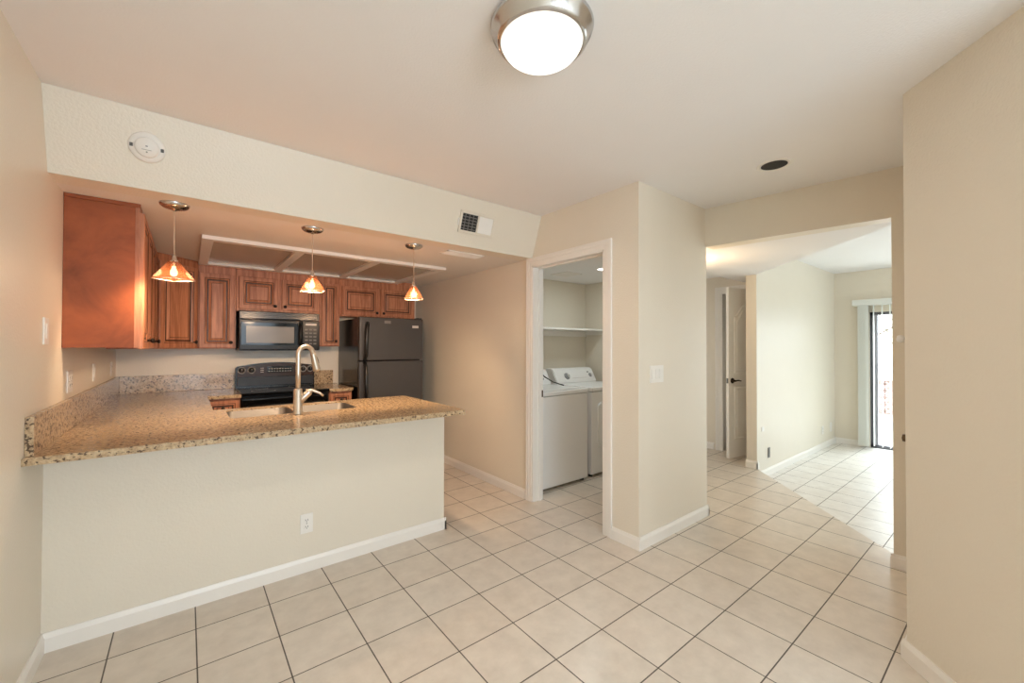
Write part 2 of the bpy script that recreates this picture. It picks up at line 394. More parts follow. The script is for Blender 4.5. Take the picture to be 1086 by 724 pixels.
# ------------------------------------------------------------------ baseboards
BB = [(0, 0), (0.014, 0), (0.014, 0.062), (0.009, 0.074), (0.006, 0.083), (0, 0.083)]
def bboard(name, segs, z=0.0):
    mb = MB()
    for (a, b, nrm, *zz) in segs:
        zz = zz[0] if zz else z
        a, b, nrm = Vector((*a, zz)), Vector((*b, zz)), Vector((*nrm, 0)).normalized()
        mb.extrude_profile(BB, nrm, (0, 0, 1), a, b-a, M['trim'])
    return struct(name, mb)
bboard('baseboard_left', [((XL, -2.6), (XL, YP), (1, 0))])
bboard('baseboard_peninsula', [((XL, YP), (1.514, YP), (0, -1)), ((1.50, YP-0.014), (1.50, YP+0.11), (1, 0))])
bboard('baseboard_partition', [((XP, 1.606), (XP, 1.835), (-1, 0)), ((XP, 1.62), (3.294, 1.62), (0, -1)), ((3.28, 1.606), (3.28, 2.12), (1, 0)), ((XP, 2.775), (XP, YK), (-1, 0))])
bboard('baseboard_right', [((2.46, 0.35), (1.95, -0.16), (-1, 1)), ((1.95, -0.16), (1.95, -2.6), (-1, 0)), ((2.45, 0.34), (3.44, 0.34), (0, 1))])
bboard('baseboard_header', [((3.438, 0.34), (3.41, 0.544), (-1, -0.14)), ((3.396, 0.53), (3.53, 0.53), (0, 1))])
bboard('baseboard_living', [((4.95, LY), (7.87, LY), (0, -1)), ((7.87, LY), (7.87, SY1+0.02), (-1, 0))], ZS)
bboard('baseboard_hall', [((4.95, 1.871), (4.95, 2.0), (-1, 0)), ((4.936, LY), (4.975, LY), (0, -1)), ((5.45, 2.59), (5.45, 4.2), (-1, 0)), ((6.25, 1.995), (6.25, 3.2), (-1, 0)), ((4.16, 2.12), (4.16, 4.2), (1, 0))])
# ------------------------------------------------------------------ laundry doorway casing and jamb
def casing(mb, x, nx, y0, y1, zt, w=0.068, t=0.016, z0=0.0):
    """flat casing with a stepped profile on plane x, around opening y0..y1 up to zt"""
    def strip(ya, yb, za, zb):
        mb.box(x, ya, za, x+nx*t*0.72, yb, zb, M['trim'])
    for k, (a, b, tt) in enumerate(((0.0, 0.030, 0.62), (0.030, 0.054, 0.85), (0.054, w, 1.0))):
        mb.box(x, y0-a, z0, x+nx*t*tt, y0-b, zt+b, M['trim'], 0.0015, 1)
        mb.box(x, y1+a, z0, x+nx*t*tt, y1+b, zt+b, M['trim'], 0.0015, 1)
        mb.box(x, y0-a, zt+a, x+nx*t*tt, y1+a, zt+b, M['trim'], 0.0015, 1)
mb = MB(); casing(mb, XP, -1, D0, D1, DZ)
mb.box(XP-0.006, D0, 0, XP+0.116, D0+0.014, DZ, M['trim']); mb.box(XP-0.006, D1-0.014, 0, XP+0.116, D1, DZ, M['trim'])
mb.box(XP-0.006, D0, DZ-0.014, XP+0.116, D1, DZ, M['trim'])
mb.box(XP+0.06, D1-0.024, 0, XP+0.09, D1-0.014, DZ-0.014, M['trim']); mb.box(XP+0.06, D0+0.014, DZ-0.024, XP+0.09, D1-0.014, DZ-0.014, M['trim'])
tr = struct('trim_1', mb, 'white casing around the laundry doorway')
mb = MB(); mb.box(XP+0.092, D1-0.017, 0.90, XP+0.114, D1-0.0135, 0.96, M['bronze'], 0.001, 1)
o = mb.build('strike_plate', tr); o['label'] = 'dark metal strike plate'
# hall doorway casing
mb = MB()
for a, b, tt in ((0.0, 0.030, 0.62), (0.030, 0.054, 0.85), (0.054, 0.075, 1.0)):
    mb.box(5.45, 2.495+a, 0, 5.45-0.016*tt, 2.495+b, 2.045+b, M['trim'], 0.0015, 1)
    mb.box(5.45, 2.01, 2.045+a, 5.45-0.016*tt, 2.495+a, 2.045+b, M['trim'], 0.0015, 1)
mb.box(5.444, 2.481, 0, 5.566, 2.495, 2.045, M['trim']); mb.box(5.444, 2.01, 2.031, 5.566, 2.495, 2.055, M['trim'])
struct('trim_2', mb, 'white casing of the hall closet doorway')

# ------------------------------------------------------------------ hall door (open leaf with arched panels)
FE = Vector((5.10, 2.25, 0.008)); dd = Vector((0.98, -0.2, 0)).normalized(); dn = Vector((-dd.y, dd.x, 0))   # dn points to +y
DW, DH, DT = 0.62, 2.055, 0.035
fm = Matrix(((dd.x, dn.x, 0, FE.x), (dd.y, dn.y, 0, FE.y), (0, 0, 1, FE.z), (0, 0, 0, 1)))
mb = MB(); mb.box(0, 0, 0, DW, DT, DH, M['doorwhite'], 0.002, 1, fm)
door = struct('door_1', mb, 'white panelled closet door standing open in the hall')
def arch_panel(x0, x1, z0, z1, arch):
    """raised panel outline as thin raised bead on the leaf's front side (local -y)"""
    pts = [(x0, z0), (x1, z0), (x1, z1)]
    if arch:
        for k in range(1, 12):
            t = k/12; pts.append((x1+(x0-x1)*t, z1+arch*math.sin(math.pi*t)**1.5))
    pts.append((x0, z1))
    return pts
for nm, (z0, z1, ar) in {'upper': (1.02, 1.70, 0.16), 'lower': (0.22, 0.86, 0.0)}.items():
    mb = MB(); pts = arch_panel(0.10, DW-0.10, z0, z1, ar)
    cx = DW/2; cz = (z0+z1)/2
    def sc(p, k): return (p[0]+(cx-p[0])*k/(DW/2-0.1), p[1]+(cz-p[1])*k/((z1-z0)/2))
    rings = []
    for k, dy in ((0, 0.0), (0.008, -0.007), (0.020, -0.003), (0.032, -0.003), (0.050, -0.008)):
        rings.append([mb.bm.verts.new(fm @ Vector((*[sc(p, k)[0]], dy, sc(p, k)[1]))) for p in pts])
    for a, b in zip(rings[:-1], rings[1:]):
        for i in range(len(pts)): mb._f([a[i], a[(i+1) % len(pts)], b[(i+1) % len(pts)], b[i]], M['doorwhite'])
    mb._f(rings[-1], M['doorwhite'])
    mb.build('door_panel', door)
hb = fm @ Vector((0.065, 0, 0.93))
mb = MB(); mb.lathe([(0, 0.0), (0.033, 0.0), (0.031, 0.008), (0.014, 0.012), (0.011, 0.045), (0, 0.045)], hb, -dn, M['knob'], 20)
q0 = hb-dn*0.042
mb.tube([q0, q0+dd*0.02+Vector((0, 0, 0.002)), q0+dd*0.06+Vector((0, 0, 0.003)), q0+dd*0.105+Vector((0, 0, -0.004))], [0.010, 0.009, 0.008, 0.006], M['knob'])
o = mb.build('door_handle', door); o['label'] = 'dark bronze lever handle'
mb = MB(); mb.box(-0.002, 0.005, 0.90, 0.0015, 0.030, 0.96, M['steel'], 0.0005, 1, fm)
o = mb.build('latch_plate', door); o['label'] = 'metal latch plate on the door edge'
# closet shelf
t = thing('closet_shelf', 'white shelf with a hanging rod inside the dark hall closet', 'shelf', (6.06, 2.6, 1.66))
mb = MB(); mb.box(5.92, 2.02, 1.70, 6.249, 3.199, 1.72, M['trim'], 0.002, 1); mb.build('shelf_board', t)
mb = MB(); mb.tube([(5.98, 2.0, 1.64), (5.98, 3.199, 1.64)], 0.015, M['trim']); mb.build('hanging_rod', t)
mb = MB(); mb.box(6.23, 2.02, 1.60, 6.249, 3.199, 1.70, M['trim'], 0.002, 1); mb.build('cleat', t)

# ------------------------------------------------------------------ countertops
GR = M['granite']
Z0, Z1 = 0.885, 0.915
XI, YB = 0.144, 3.41
SX0, SX1, SYa, SYb = 0.205, 0.955, 2.94, 3.31
def rrect(x0, y0, x1, y1, r, n=6):
    p = []
    for cx, cy, a0 in ((x1-r, y1-r, 0), (x0+r, y1-r, 90), (x0+r, y0+r, 180), (x1-r, y0+r, 270)):
        for k in range(n+1):
            a = R(a0+90*k/n); p.append((cx+r*math.cos(a), cy+r*math.sin(a)))
    return p
def slab(poly, holes, z0, z1, m, bev=0.004):
    mb = MB(); bm = mb.bm
    def cap(z, nz):
        es = []; loops = []
        for L in [poly]+holes:
            vs = [bm.verts.new((x, y, z)) for x, y in L]; loops.append(vs)
            es += [bm.edges.new((vs[i], vs[(i+1) % len(vs)])) for i in range(len(vs))]
        bmesh.ops.triangle_fill(bm, edges=es, use_beauty=True, normal=(0, 0, nz)); return loops
    A = cap(z0, -1); B = cap(z1, 1)
    for a, b in zip(A, B):
        n = len(a)
        for i in range(n): bm.faces.new([a[i], a[(i+1) % n], b[(i+1) % n], b[i]])
    bmesh.ops.recalc_face_normals(bm, faces=list(bm.faces))
    if bev:
        outer = set(B[0])
        es = [e for e in bm.edges if e.verts[0] in outer and e.verts[1] in outer and any(abs(f.normal.z) < 0.5 for f in e.link_faces)]
        bmesh.ops.bevel(bm, geom=es, offset=bev, segments=2, affect='EDGES')
    mi = mb.mi(m)
    for f in bm.faces: f.material_index = mi
    return mb
cr = 0.035
poly = [(XL, 2.385), (1.50-cr, 2.385)]+[(1.50-cr+cr*math.sin(R(a)), 2.385+cr-cr*math.cos(R(a))) for a in (15, 30, 45, 60, 75, 90)] + \
       [(1.50, YB-cr)]+[(1.50-cr+cr*math.cos(R(a)), YB-cr+cr*math.sin(R(a))) for a in (30, 60, 90)] + \
       [(XI, YB), (XI, 4.345), (0.384, 4.345), (0.384, YK), (XL, YK)]
mid = 0.575
hl = rrect(SX0, SYa, mid-0.012, SYb, 0.05); hr = rrect(mid+0.012, SYa, SX1, SYb, 0.05)
ct = thing('countertop', 'tan speckled granite peninsula countertop that wraps along the left wall', 'countertop', (0.5, 2.9, Z0))
slab(poly, [hl, hr], Z0, Z1, GR).build('counter_slab', ct)
mb = MB(); mb.box(XL, 2.42, Z1, XL+0.025, YK, 1.068, GR, 0.003); o = mb.build('backsplash', ct)
mb = MB(); mb.box(XL+0.025, YK-0.022, Z1, 0.380, YK, 1.068, GR, 0.003); mb.build('backsplash', ct)
ct2 = thing('countertop', 'short granite countertop between the black range and the refrigerator', 'countertop', (1.24, 4.68, Z0))
mb = MB(); mb.prism([(1.122, 4.345), (1.340, 4.345), (1.360, 4.365), (1.360, YK), (1.122, YK)], Z0, Z1, GR, 0.004); mb.build('counter_slab', ct2)
mb = MB(); mb.box(1.122, YK-0.022, Z1, 1.33, YK, 1.068, GR, 0.003); mb.build('backsplash', ct2)
# sink
sk = thing('sink', 'double bowl stainless steel sink set into the granite peninsula', 'sink', ((SX0+SX1)/2, (SYa+SYb)/2, Z0-0.19))
for hx in (hl, hr):
    mb = MB(); x0 = min(p[0] for p in hx)+0.001; x1 = max(p[0] for p in hx)-0.001; y0 = SYa+0.001; y1 = SYb-0.001
    lv = [(0.0, Z1-0.005), (0.003, Z1-0.006), (0.0, Z0-0.15), (0.02, Z0-0.175), (0.06, Z0-0.18)]
    rings = [[mb.bm.verts.new((x, y, z)) for x, y in rrect(x0+k, y0+k, x1-k, y1-k, 0.05)] for k, z in lv]
    n = len(rings[0])
    for a, b in zip(rings[:-1], rings[1:]):
        for i in range(n): mb._f([a[i], b[i], b[(i+1) % n], a[(i+1) % n]], M['steel'], True)
    mb._f(rings[-1], M['steel'])
    bowl = mb.build('bowl', sk)
    mb = MB(); mb.lathe([(0, 0), (0.042, 0), (0.04, 0.003), (0.02, 0.001), (0, 0.001)], ((x0+x1)/2, (y0+y1)/2, Z0-0.1795), (0, 0, 1), M['steel'], 20); mb.build('drain', bowl)
# faucet
FX, FY = 0.555, 2.880
fd = Vector((0.93, 0.36, 0)).normalized(); fr = Vector((0.95, -0.2, 0)).normalized()
fa = thing('faucet', 'tall brushed nickel gooseneck pull-down faucet standing behind the sink', 'faucet', (FX, FY, Z1))
mb = MB(); mb.lathe([(0, 0), (0.031, 0), (0.031, 0.006), (0.0265, 0.012), (0.0265, 0.145), (0.024, 0.15), (0.024, 0.158), (0.021, 0.162), (0, 0.162)], (FX, FY, Z1), (0, 0, 1), M['faucet'], 24)
mb.build('faucet_body', fa)
b0 = Vector((FX, FY, Z1+0.155)); rr_ = 0.05; zt = Z1+0.378
pts = [b0, b0+Vector((0, 0, 0.1)), Vector((FX, FY, zt))]
for k in range(1, 13):
    a = R(180-k*14.4); pts.append(Vector((FX, FY, zt))+fd*(rr_+rr_*math.cos(a))+Vector((0, 0, rr_*math.sin(a))))
mb = MB(); mb.tube(pts, 0.0145, M['faucet'], 16); mb.build('spout', fa)
e0 = pts[-1]; ed = (pts[-1]-pts[-2]).normalized()
mb = MB(); mb.tube([e0-ed*0.004, e0+ed*0.01, e0+ed*0.03, e0+ed*0.105, e0+ed*0.12], [0.0155, 0.0165, 0.0175, 0.0235, 0.0225], M['faucet'], 18)
sh = mb.build('spray_head', fa)
side = ed.cross(Vector((fd.y, -fd.x, 0))).normalized()
if side.dot(fd) < 0: side = -side
mb = MB(); mb.tube([e0+ed*0.028+side*0.0155, e0+ed*0.05+side*0.021, e0+ed*0.075+side*0.021], 0.0055, M['blackplastic'], 8); mb.build('spray_button', sh)
h0 = Vector((FX, FY, Z1+0.075))
mb = MB(); mb.tube([h0, h0+fr*0.03+Vector((0, 0, 0.028)), h0+fr*0.062+Vector((0, 0, 0.062)), h0+fr*0.072+Vector((0, 0, 0.072))], [0.022, 0.022, 0.0215, 0.015], M['faucet'], 16)
h1 = h0+fr*0.062+Vector((0, 0, 0.068))
mb.tube([h1-fr*0.02+Vector((0, 0, 0.006)), h1+fr*0.02+Vector((0, 0, 0.004)), h1+fr*0.06+Vector((0, 0, -0.014)), h1+fr*0.085+Vector((0, 0, -0.034))], [0.010, 0.009, 0.0075, 0.0065], M['faucet'], 12)
mb.build('lever', fa)

# ------------------------------------------------------------------ cabinets
def frame_mtx(o, xdir):
    """local x along xdir, local y outward to the front, z up"""
    x = Vector(xdir).normalized(); y = Vector((x.y, -x.x, 0))
    return Matrix(((x.x, y.x, 0, o[0]), (x.y, y.y, 0, o[1]), (0, 0, 1, o[2]), (0, 0, 0, 1)))
def panel_door(parent, name, mtx, w, h, knob=None, t=0.019, fw=0.055):
    """raised-panel cabinet door; local rect 0..w x 0..h, front toward +y"""
    mb = MB(); wd, gz = M['wood'], M['glaze']
    if min(w, h) < 0.2: fw = 0.042
    lv = [(0, -0.001, wd), (0, t-0.004, wd), (0.004, t, wd), (fw-0.016, t, wd), (fw-0.012, t-0.003, gz), (fw-0.006, t-0.002, wd), (fw, t-0.006, wd),
          (fw+0.004, t-0.009, gz), (fw+0.012, t-0.009, gz), (fw+0.032, t-0.001, wd), (fw+0.036, t-0.002, gz)]
    rings = []
    for k, y, m in lv:
        rings.append([mb.bm.verts.new(mtx @ Vector(p)) for p in ((k, y, k), (w-k, y, k), (w-k, y, h-k), (k, y, h-k))])
    for a, b, (k, y, m) in zip(rings[:-1], rings[1:], lv[1:]):
        for i in range(4): mb._f([a[i], a[(i+1) % 4], b[(i+1) % 4], b[i]], m)
    mb._f(rings[-1], wd); mb._f(rings[0][::-1], wd)
    bmesh.ops.recalc_face_normals(mb.bm, faces=list(mb.bm.faces))
    d = mb.build(name, parent)
    if knob:
        kb = MB(); p = mtx @ Vector((knob[0], t, knob[1])); ax = mtx.to_3x3() @ Vector((0, 1, 0))
        kb.lathe([(0, -0.001), (0.008, -0.001), (0.006, 0.004), (0.0055, 0.012), (0.014, 0.018), (0.0155, 0.023), (0.011, 0.028), (0, 0.030)], p, ax, M['knob'], 16)
        o = kb.build('knob', d); o['label'] = 'dark bronze knob'
    return d
GU = 'cherry wood wall cabinets'
def wall_cab(label, x0, x1, yb, yf, z0, z1, doors, dz):
    """cabinet on the back wall; doors: list of (x0, x1, knob side)"""
    t = thing('wall_cabinet', label, 'cabinet', ((x0+x1)/2, (yb+yf)/2, z0), GU)
    mb = MB(); mb.box(x0, yf, z0, x1, yb, z1, M['wood'], 0.002, 1)
    mb.box(x0, yf-0.006, z1-0.035, x1, yf, z1, M['wood'], 0.002, 1)
    mb.build('body', t)
    for a, b, ks in doors:
        m = frame_mtx((a, yf-0.001, dz[0]), (1, 0, 0)); w = b-a
        kx = 0.028 if ks == 'l' else w-0.028
        panel_door(t, 'door', m, w, dz[1]-dz[0], (kx, 0.05 if dz[1]-dz[0] > 0.4 else 0.035))
    return t
YF = 4.725
wall_cab('tall single-door wall cabinet between the corner cabinet and the microwave', 0.078, 0.368, YK, YF, 1.318, ZK-0.001, [(0.088, 0.355, 'r')], (1.325, 2.015))
wall_cab('short two-door wall cabinet above the microwave', 0.370, 1.105, YK, YF, 1.682, ZK-0.001, [(0.388, 0.719, 'r'), (0.752, 1.090, 'l')], (1.705, 2.015))
wall_cab('narrow tall wall cabinet between the microwave and the refrigerator', 1.107, 1.316, YK, YF, 1.340, ZK-0.001, [(1.130, 1.300, 'r')], (1.347, 2.018))
wall_cab('short two-door wall cabinet above the refrigerator', 1.318, 2.205, YK, YF, 1.675, ZK-0.001, [(1.337, 1.751, 'r'), (1.773, 2.185, 'l')], (1.69, 2.01))
# diagonal corner cabinet
t = thing('wall_cabinet', 'diagonal corner wall cabinet with one door, behind the left pendant', 'cabinet', (-0.25, 4.75, 1.318), GU)
A, B = Vector((-0.205, 4.445, 0)), Vector((0.076, 4.726, 0))
mb = MB(); mb.prism([(XL+0.001, 4.446), (A.x, A.y), (B.x, B.y), (0.076, YK), (XL+0.001, YK)], 1.318, ZK-0.001, M['wood']); mb.build('body', t)
L = (B-A).length; dv = (B-A).normalized()
panel_door(t, 'door', frame_mtx((*(A+dv*0.022).xy, 1.327), dv), L-0.044, 0.72, (L-0.044-0.03, 0.05))
# left run: two cabinets along the left wall
CX = -0.205
for i, (y0, y1) in enumerate(((3.0, 3.72), (3.722, 4.444))):
    lab = ('large wall cabinet with a plain reddish end panel facing the dining area', 'wall cabinet on the left wall between the end-panel cabinet and the corner cabinet')[i]
    t = thing('wall_cabinet', lab, 'cabinet', (-0.35, (y0+y1)/2, 1.335), GU)
    mb = MB(); mb.box(XL+0.001, y0+(0.004 if i == 0 else 0), 1.335, CX, y1, ZK-0.001, M['wood']); mb.build('body', t)
    if i == 0:
        mb = MB(); mb.box(XL+0.001, y0, 1.335, CX-0.018, y0+0.006, 2.094, M['woodside'], 0.001, 1); o = mb.build('end_panel', t); o['label'] = 'plain reddish wood end panel'
        mb = MB(); mb.box(XL+0.001, y0-0.003, 2.0945, CX+0.003, y0+0.006, ZK-0.001, M['woodside'], 0.001, 1); mb.build('crown_strip', t)
    h = (y1-y0)/2
    for k in range(2):
        ya, yb2 = y0+h*k+0.008, y0+h*(k+1)-0.008
        m = frame_mtx((CX+0.001, ya, 1.327), (0, 1, 0))
        panel_door(t, 'door', m, yb2-ya, 0.74, (yb2-ya-0.03 if k == 0 else 0.03, 0.05))
# base cabinets
def base_cab(label, x0, x1, y0, y1, face, fronts):
    t = thing('base_cabinet', label, 'cabinet', ((x0+x1)/2, (y0+y1)/2, 0), 'cherry wood base cabinets')
    mb = MB(); mb.box(x0, y0, 0.10, x1, y1, Z0-0.001, M['wood'])
    k = 0.06
    mb.box(x0+(0.0 if face != '-x' else k), y0+(k if face == '-y' else 0), 0, x1-(k if face == '+x' else 0), y1-(k if face == '+y' else 0), 0.10, M['dark'])
    mb.build('body', t)
    for (a, b, z0, z1, nm) in fronts:
        if face == '-y': m = frame_mtx((a, y0+0.001, z0), (1, 0, 0))
        elif face == '+x': m = frame_mtx((x1-0.001, a, z0), (0, 1, 0))
        else: m = frame_mtx((b, y1-0.001, z0), (-1, 0, 0))
        w = b-a
        panel_door(t, nm, m, w, z1-z0, (w/2, (z1-z0)/2) if nm == 'drawer' else (w-0.03, z1-z0-0.05), fw=0.03 if nm == 'drawer' else 0.055)
    return t
base_cab('narrow base cabinet left of the range with its drawer just visible over the peninsula', 0.112, 0.378, 4.385, YK, '-y', [(0.135, 0.370, 0.735, 0.865, 'drawer'), (0.135, 0.370, 0.13, 0.715, 'door')])
base_cab('narrow base cabinet between the range and the refrigerator', 1.126, 1.350, 4.385, YK, '-y', [(1.136, 1.340, 0.735, 0.865, 'drawer'), (1.136, 1.340, 0.13, 0.715, 'door')])
base_cab('base cabinet under the counter along the left wall', XL+0.001, 0.110, 3.40, YK-0.002, '+x', [(3.42, 3.88, 0.13, 0.86, 'door'), (3.90, 4.36, 0.13, 0.86, 'door')])

# ------------------------------------------------------------------ range
RX0, RX1 = 0.388, 1.116
rg = thing('range', 'black electric range with clock panel, under the microwave', 'stove', ((RX0+RX1)/2, 4.65, 0))
mb = MB(); mb.box(RX0, 4.38, 0.08, RX1, 5.0, 0.895, M['black'], 0.003); mb.box(RX0+0.03, 4.42, 0, RX1-0.03, 4.98, 0.08, M['dark']); mb.build('body', rg)
mb = MB(); mb.box(RX0-0.003, 4.335, 0.897, RX1+0.003, 4.945, 0.922, M['blackglass'], 0.006, 3); ck = mb.build('cooktop', rg)
for bx, by, br in ((0.57, 4.48, 0.10), (0.93, 4.48, 0.075), (0.57, 4.77, 0.075), (0.93, 4.77, 0.10)):
    mb = MB()
    mb.lathe([(br, 0), (br, 0.0008), (br-0.004, 0.0008), (br-0.004, 0)], (bx, by, 0.9219), (0, 0, 1), M['greyslot'], 36); mb.build('burner_ring', ck)
mb = MB(); mb.box(RX0+0.005, 4.35, 0.20, RX1-0.005, 4.382, 0.86, M['blackglass'], 0.005)
od = mb.build('oven_door', rg)
mb = MB(); mb.tube([(RX0+0.05, 4.352, 0.80), (RX0+0.06, 4.318, 0.80), ((RX0+RX1)/2, 4.312, 0.80), (RX1-0.06, 4.318, 0.80), (RX1-0.05, 4.352, 0.80)], 0.012, M['blackplastic'], 10); mb.build('oven_handle', od)
mb = MB(); mb.box(RX0+0.005, 4.355, 0.09, RX1-0.005, 4.382, 0.19, M['black'], 0.004); mb.build('storage_drawer', rg)
# backguard with arched top
n = 14; w = RX1-RX0
prof = [(0, 0.0), (w, 0.0), (w, 0.195)]
for k in range(n+1):
    tt = k/n; prof.append((w-0.012-(w-0.024)*tt, 0.212+0.038*math.sin(math.pi*tt)))
prof.append((0, 0.195))
mb = MB(); mb.extrude_profile(prof, (1, 0, 0), (0, 0, 1), (RX0, 4.955, 0.922), (0, 0.05, 0), M['black']); bg = mb.build('backguard', rg)
prof2 = [(0.012, 0.105), (w-0.012, 0.105), (w-0.012, 0.195)]
for k in range(n+1):
    tt = k/n; prof2.append((w-0.02-(w-0.04)*tt, 0.204+0.036*math.sin(math.pi*tt)))
prof2.append((0.012, 0.195))
mb = MB(); mb.extrude_profile(prof2, (1, 0, 0), (0, 0, 1), (RX0, 4.943, 0.922), (0, 0.013, 0), M['panelbrown']); mb.build('control_panel', bg)
mb = MB(); mb.box(RX0+0.012, 4.940, 0.935, RX1-0.012, 4.956, 1.018, M['steelstrip'], 0.004); mb.build('lower_panel', bg)
for kx in (0.437, 0.521, 1.000, 1.072):
    mb = MB(); kz = 1.095
    mb.lathe([(0.034, 0), (0.034, 0.0015), (0.0285, 0.0015), (0.0285, 0)], (kx, 4.943, kz), (0, -1, 0), M['print'], 24)
    mb.build('dial_marking', bg)
    mb = MB(); mb.lathe([(0, 0), (0.025, 0), (0.023, 0.014), (0.019, 0.022), (0, 0.022)], (kx, 4.943, kz), (0, -1, 0), M['blackplastic'], 24)
    mb.box(kx-0.004, 4.914, kz-0.019, kx+0.004, 4.924, kz+0.019, M['blackplastic'], 0.002, 1)
    mb.box(kx-0.0015, 4.912, kz+0.004, kx+0.0015, 4.9145, kz+0.018, M['print'])
    mb.build('knob', bg)
mb = MB(); mb.box(0.66, 4.9405, 1.065, 0.90, 4.944, 1.13, M['blackglass'], 0.001, 1)
dp = mb.build('clock_display', bg)
for r in range(2):
    for k in range(9):
        mb = MB(); mb.box(0.672+k*0.025, 4.9395, 1.075+r*0.026, 0.686+k*0.025, 4.941, 1.083+r*0.026, M['print']); mb.build('touch_button', dp)
for k in range(3):
    mb = MB(); mb.box(0.60, 4.9415, 1.07+k*0.02, 0.628, 4.9435, 1.077+k*0.02, M['print']); mb.build('touch_button', bg)
    mb = MB(); mb.box(0.925, 4.9415, 1.07+k*0.02, 0.955, 4.9435, 1.077+k*0.02, M['print']); mb.build('touch_button', bg)

# ------------------------------------------------------------------ microwave
mw = thing('microwave', 'black over-the-range microwave oven with a wide grey window', 'microwave', (0.74, 4.85, 1.30), None)
MX0, MX1, MZ0, MZ1, MF = 0.384, 1.090, 1.298, 1.680, 4.63
mb = MB(); mb.box(MX0, MF+0.02, MZ0+0.02, MX1, YK-0.001, MZ1, M['black'], 0.003); mb.box(MX0+0.004, MF+0.03, MZ0, MX1-0.004, YK-0.01, MZ0+0.02, M['blackplastic']); mb.build('body', mw)
mb = MB(); mb.box(MX0, MF, MZ1-0.075, MX1, MF+0.03, MZ1, M['black'], 0.006)
for k in range(4): mb.box(MX0+0.03, MF-0.001, MZ1-0.064+k*0.015, MX1-0.03, MF+0.004, MZ1-0.058+k*0.015, M['blackplastic'])
mb.build('vent_grille', mw)
mb = MB(); mb.box(MX0, MF-0.012, MZ0+0.005, 0.925, MF+0.03, MZ1-0.078, M['mwframe'], 0.01, 3); dr = mb.build('door', mw)
mb = MB(); mb.box(0.400, MF-0.0145, 1.352, 0.882, MF-0.010, 1.572, M['blackglass'], 0.002, 1); mb.build('door_glass', dr)
mb = MB(); mb.box(0.440, MF-0.0165, 1.372, 0.850, MF-0.013, 1.535, M['mwglass'], 0.001, 1); mb.build('window', dr)
mb = MB(); mb.tube([(0.903, MF-0.008, 1.575), (0.903, MF-0.045, 1.55), (0.903, MF-0.052, 1.46), (0.903, MF-0.045, 1.37), (0.903, MF-0.008, 1.345)], 0.013, M['blackplastic'], 12); mb.build('handle', dr)
mb = MB(); mb.box(0.928, MF-0.010, MZ0+0.005, MX1, MF+0.03, MZ1-0.078, M['mwframe'], 0.006); cp = mb.build('control_panel', mw)
mb = MB(); mb.box(0.955, MF-0.0125, 1.555, 1.06, MF-0.009, 1.575, M['print']); mb.build('display', cp)
for r in range(5):
    for k in range(3):
        mb = MB(); mb.box(0.95+k*0.04, MF-0.012, 1.36+r*0.036, 0.978+k*0.04, MF-0.009, 1.375+r*0.036, M['greyslot']); mb.build('key', cp)

# ------------------------------------------------------------------ refrigerator
FX0, FX1, FF, FT = 1.384, 2.092, 4.26, 1.648
fg = thing('refrigerator', 'black top-freezer refrigerator in the kitchen corner', 'refrigerator', ((FX0+FX1)/2, 4.65, 0))
mb = MB(); mb.box(FX0+0.006, FF+0.07, 0.03, FX1-0.006, YK-0.02, FT-0.012, M['black'], 0.004); mb.box(FX0+0.02, FF+0.06, 0.0, FX1-0.02, YK-0.03, 0.05, M['dark']); mb.build('body', fg)
mb = MB(); mb.box(FX0, FF, 1.196, FX1, FF+0.062, FT, M['fridge'], 0.012, 3); fz = mb.build('freezer_door', fg)
mb = MB(); mb.box(FX0, FF, 0.06, FX1, FF+0.062, 1.186, M['fridge'], 0.012, 3); fd_ = mb.build('refrigerator_door', fg)
def fr_handle(z0, z1, par):
    mb = MB(); x = FX0+0.062
    hi = z1 > 1.3
    pts = [(x+0.02, FF+0.004, z1), (x+0.012, FF-0.03, z1-0.025), (x, FF-0.045, z1-0.07), (x-0.004, FF-0.045, (z0+z1)/2), (x-0.006, FF-0.042, z0+0.04), (x-0.006, FF+0.004, z0)] if hi else \
          [(x-0.006, FF+0.004, z1), (x-0.006, FF-0.042, z1-0.04), (x-0.004, FF-0.045, (z0+z1)/2), (x, FF-0.045, z0+0.07), (x+0.012, FF-0.03, z0+0.025), (x+0.02, FF+0.004, z0)]
    mb.tube(pts, 0.018, M['blackplastic'], 12); mb.build('handle', par)
fr_handle(1.205, 1.585, fz); fr_handle(0.72, 1.178, fd_)
mb = MB(); mb.box(1.645, FF-0.002, 1.585, 1.715, FF+0.001, 1.615, M['greyslot'], 0.001, 1); o = mb.build('emblem', fz); o['label'] = 'small grey emblem at the top of the freezer door'
mb = MB(); mb.box(1.962, FF-0.002, 1.545, 2.035, FF+0.001, 1.572, M['print'], 0.001, 1); o = mb.build('nameplate', fz); o['label'] = 'pale rectangular tag at the upper right'
mb = MB(); mb.box(FX1-0.07, FF+0.01, FT, FX1-0.01, FF+0.09, FT+0.012, M['blackplastic'], 0.003); mb.build('hinge_cover', fg)

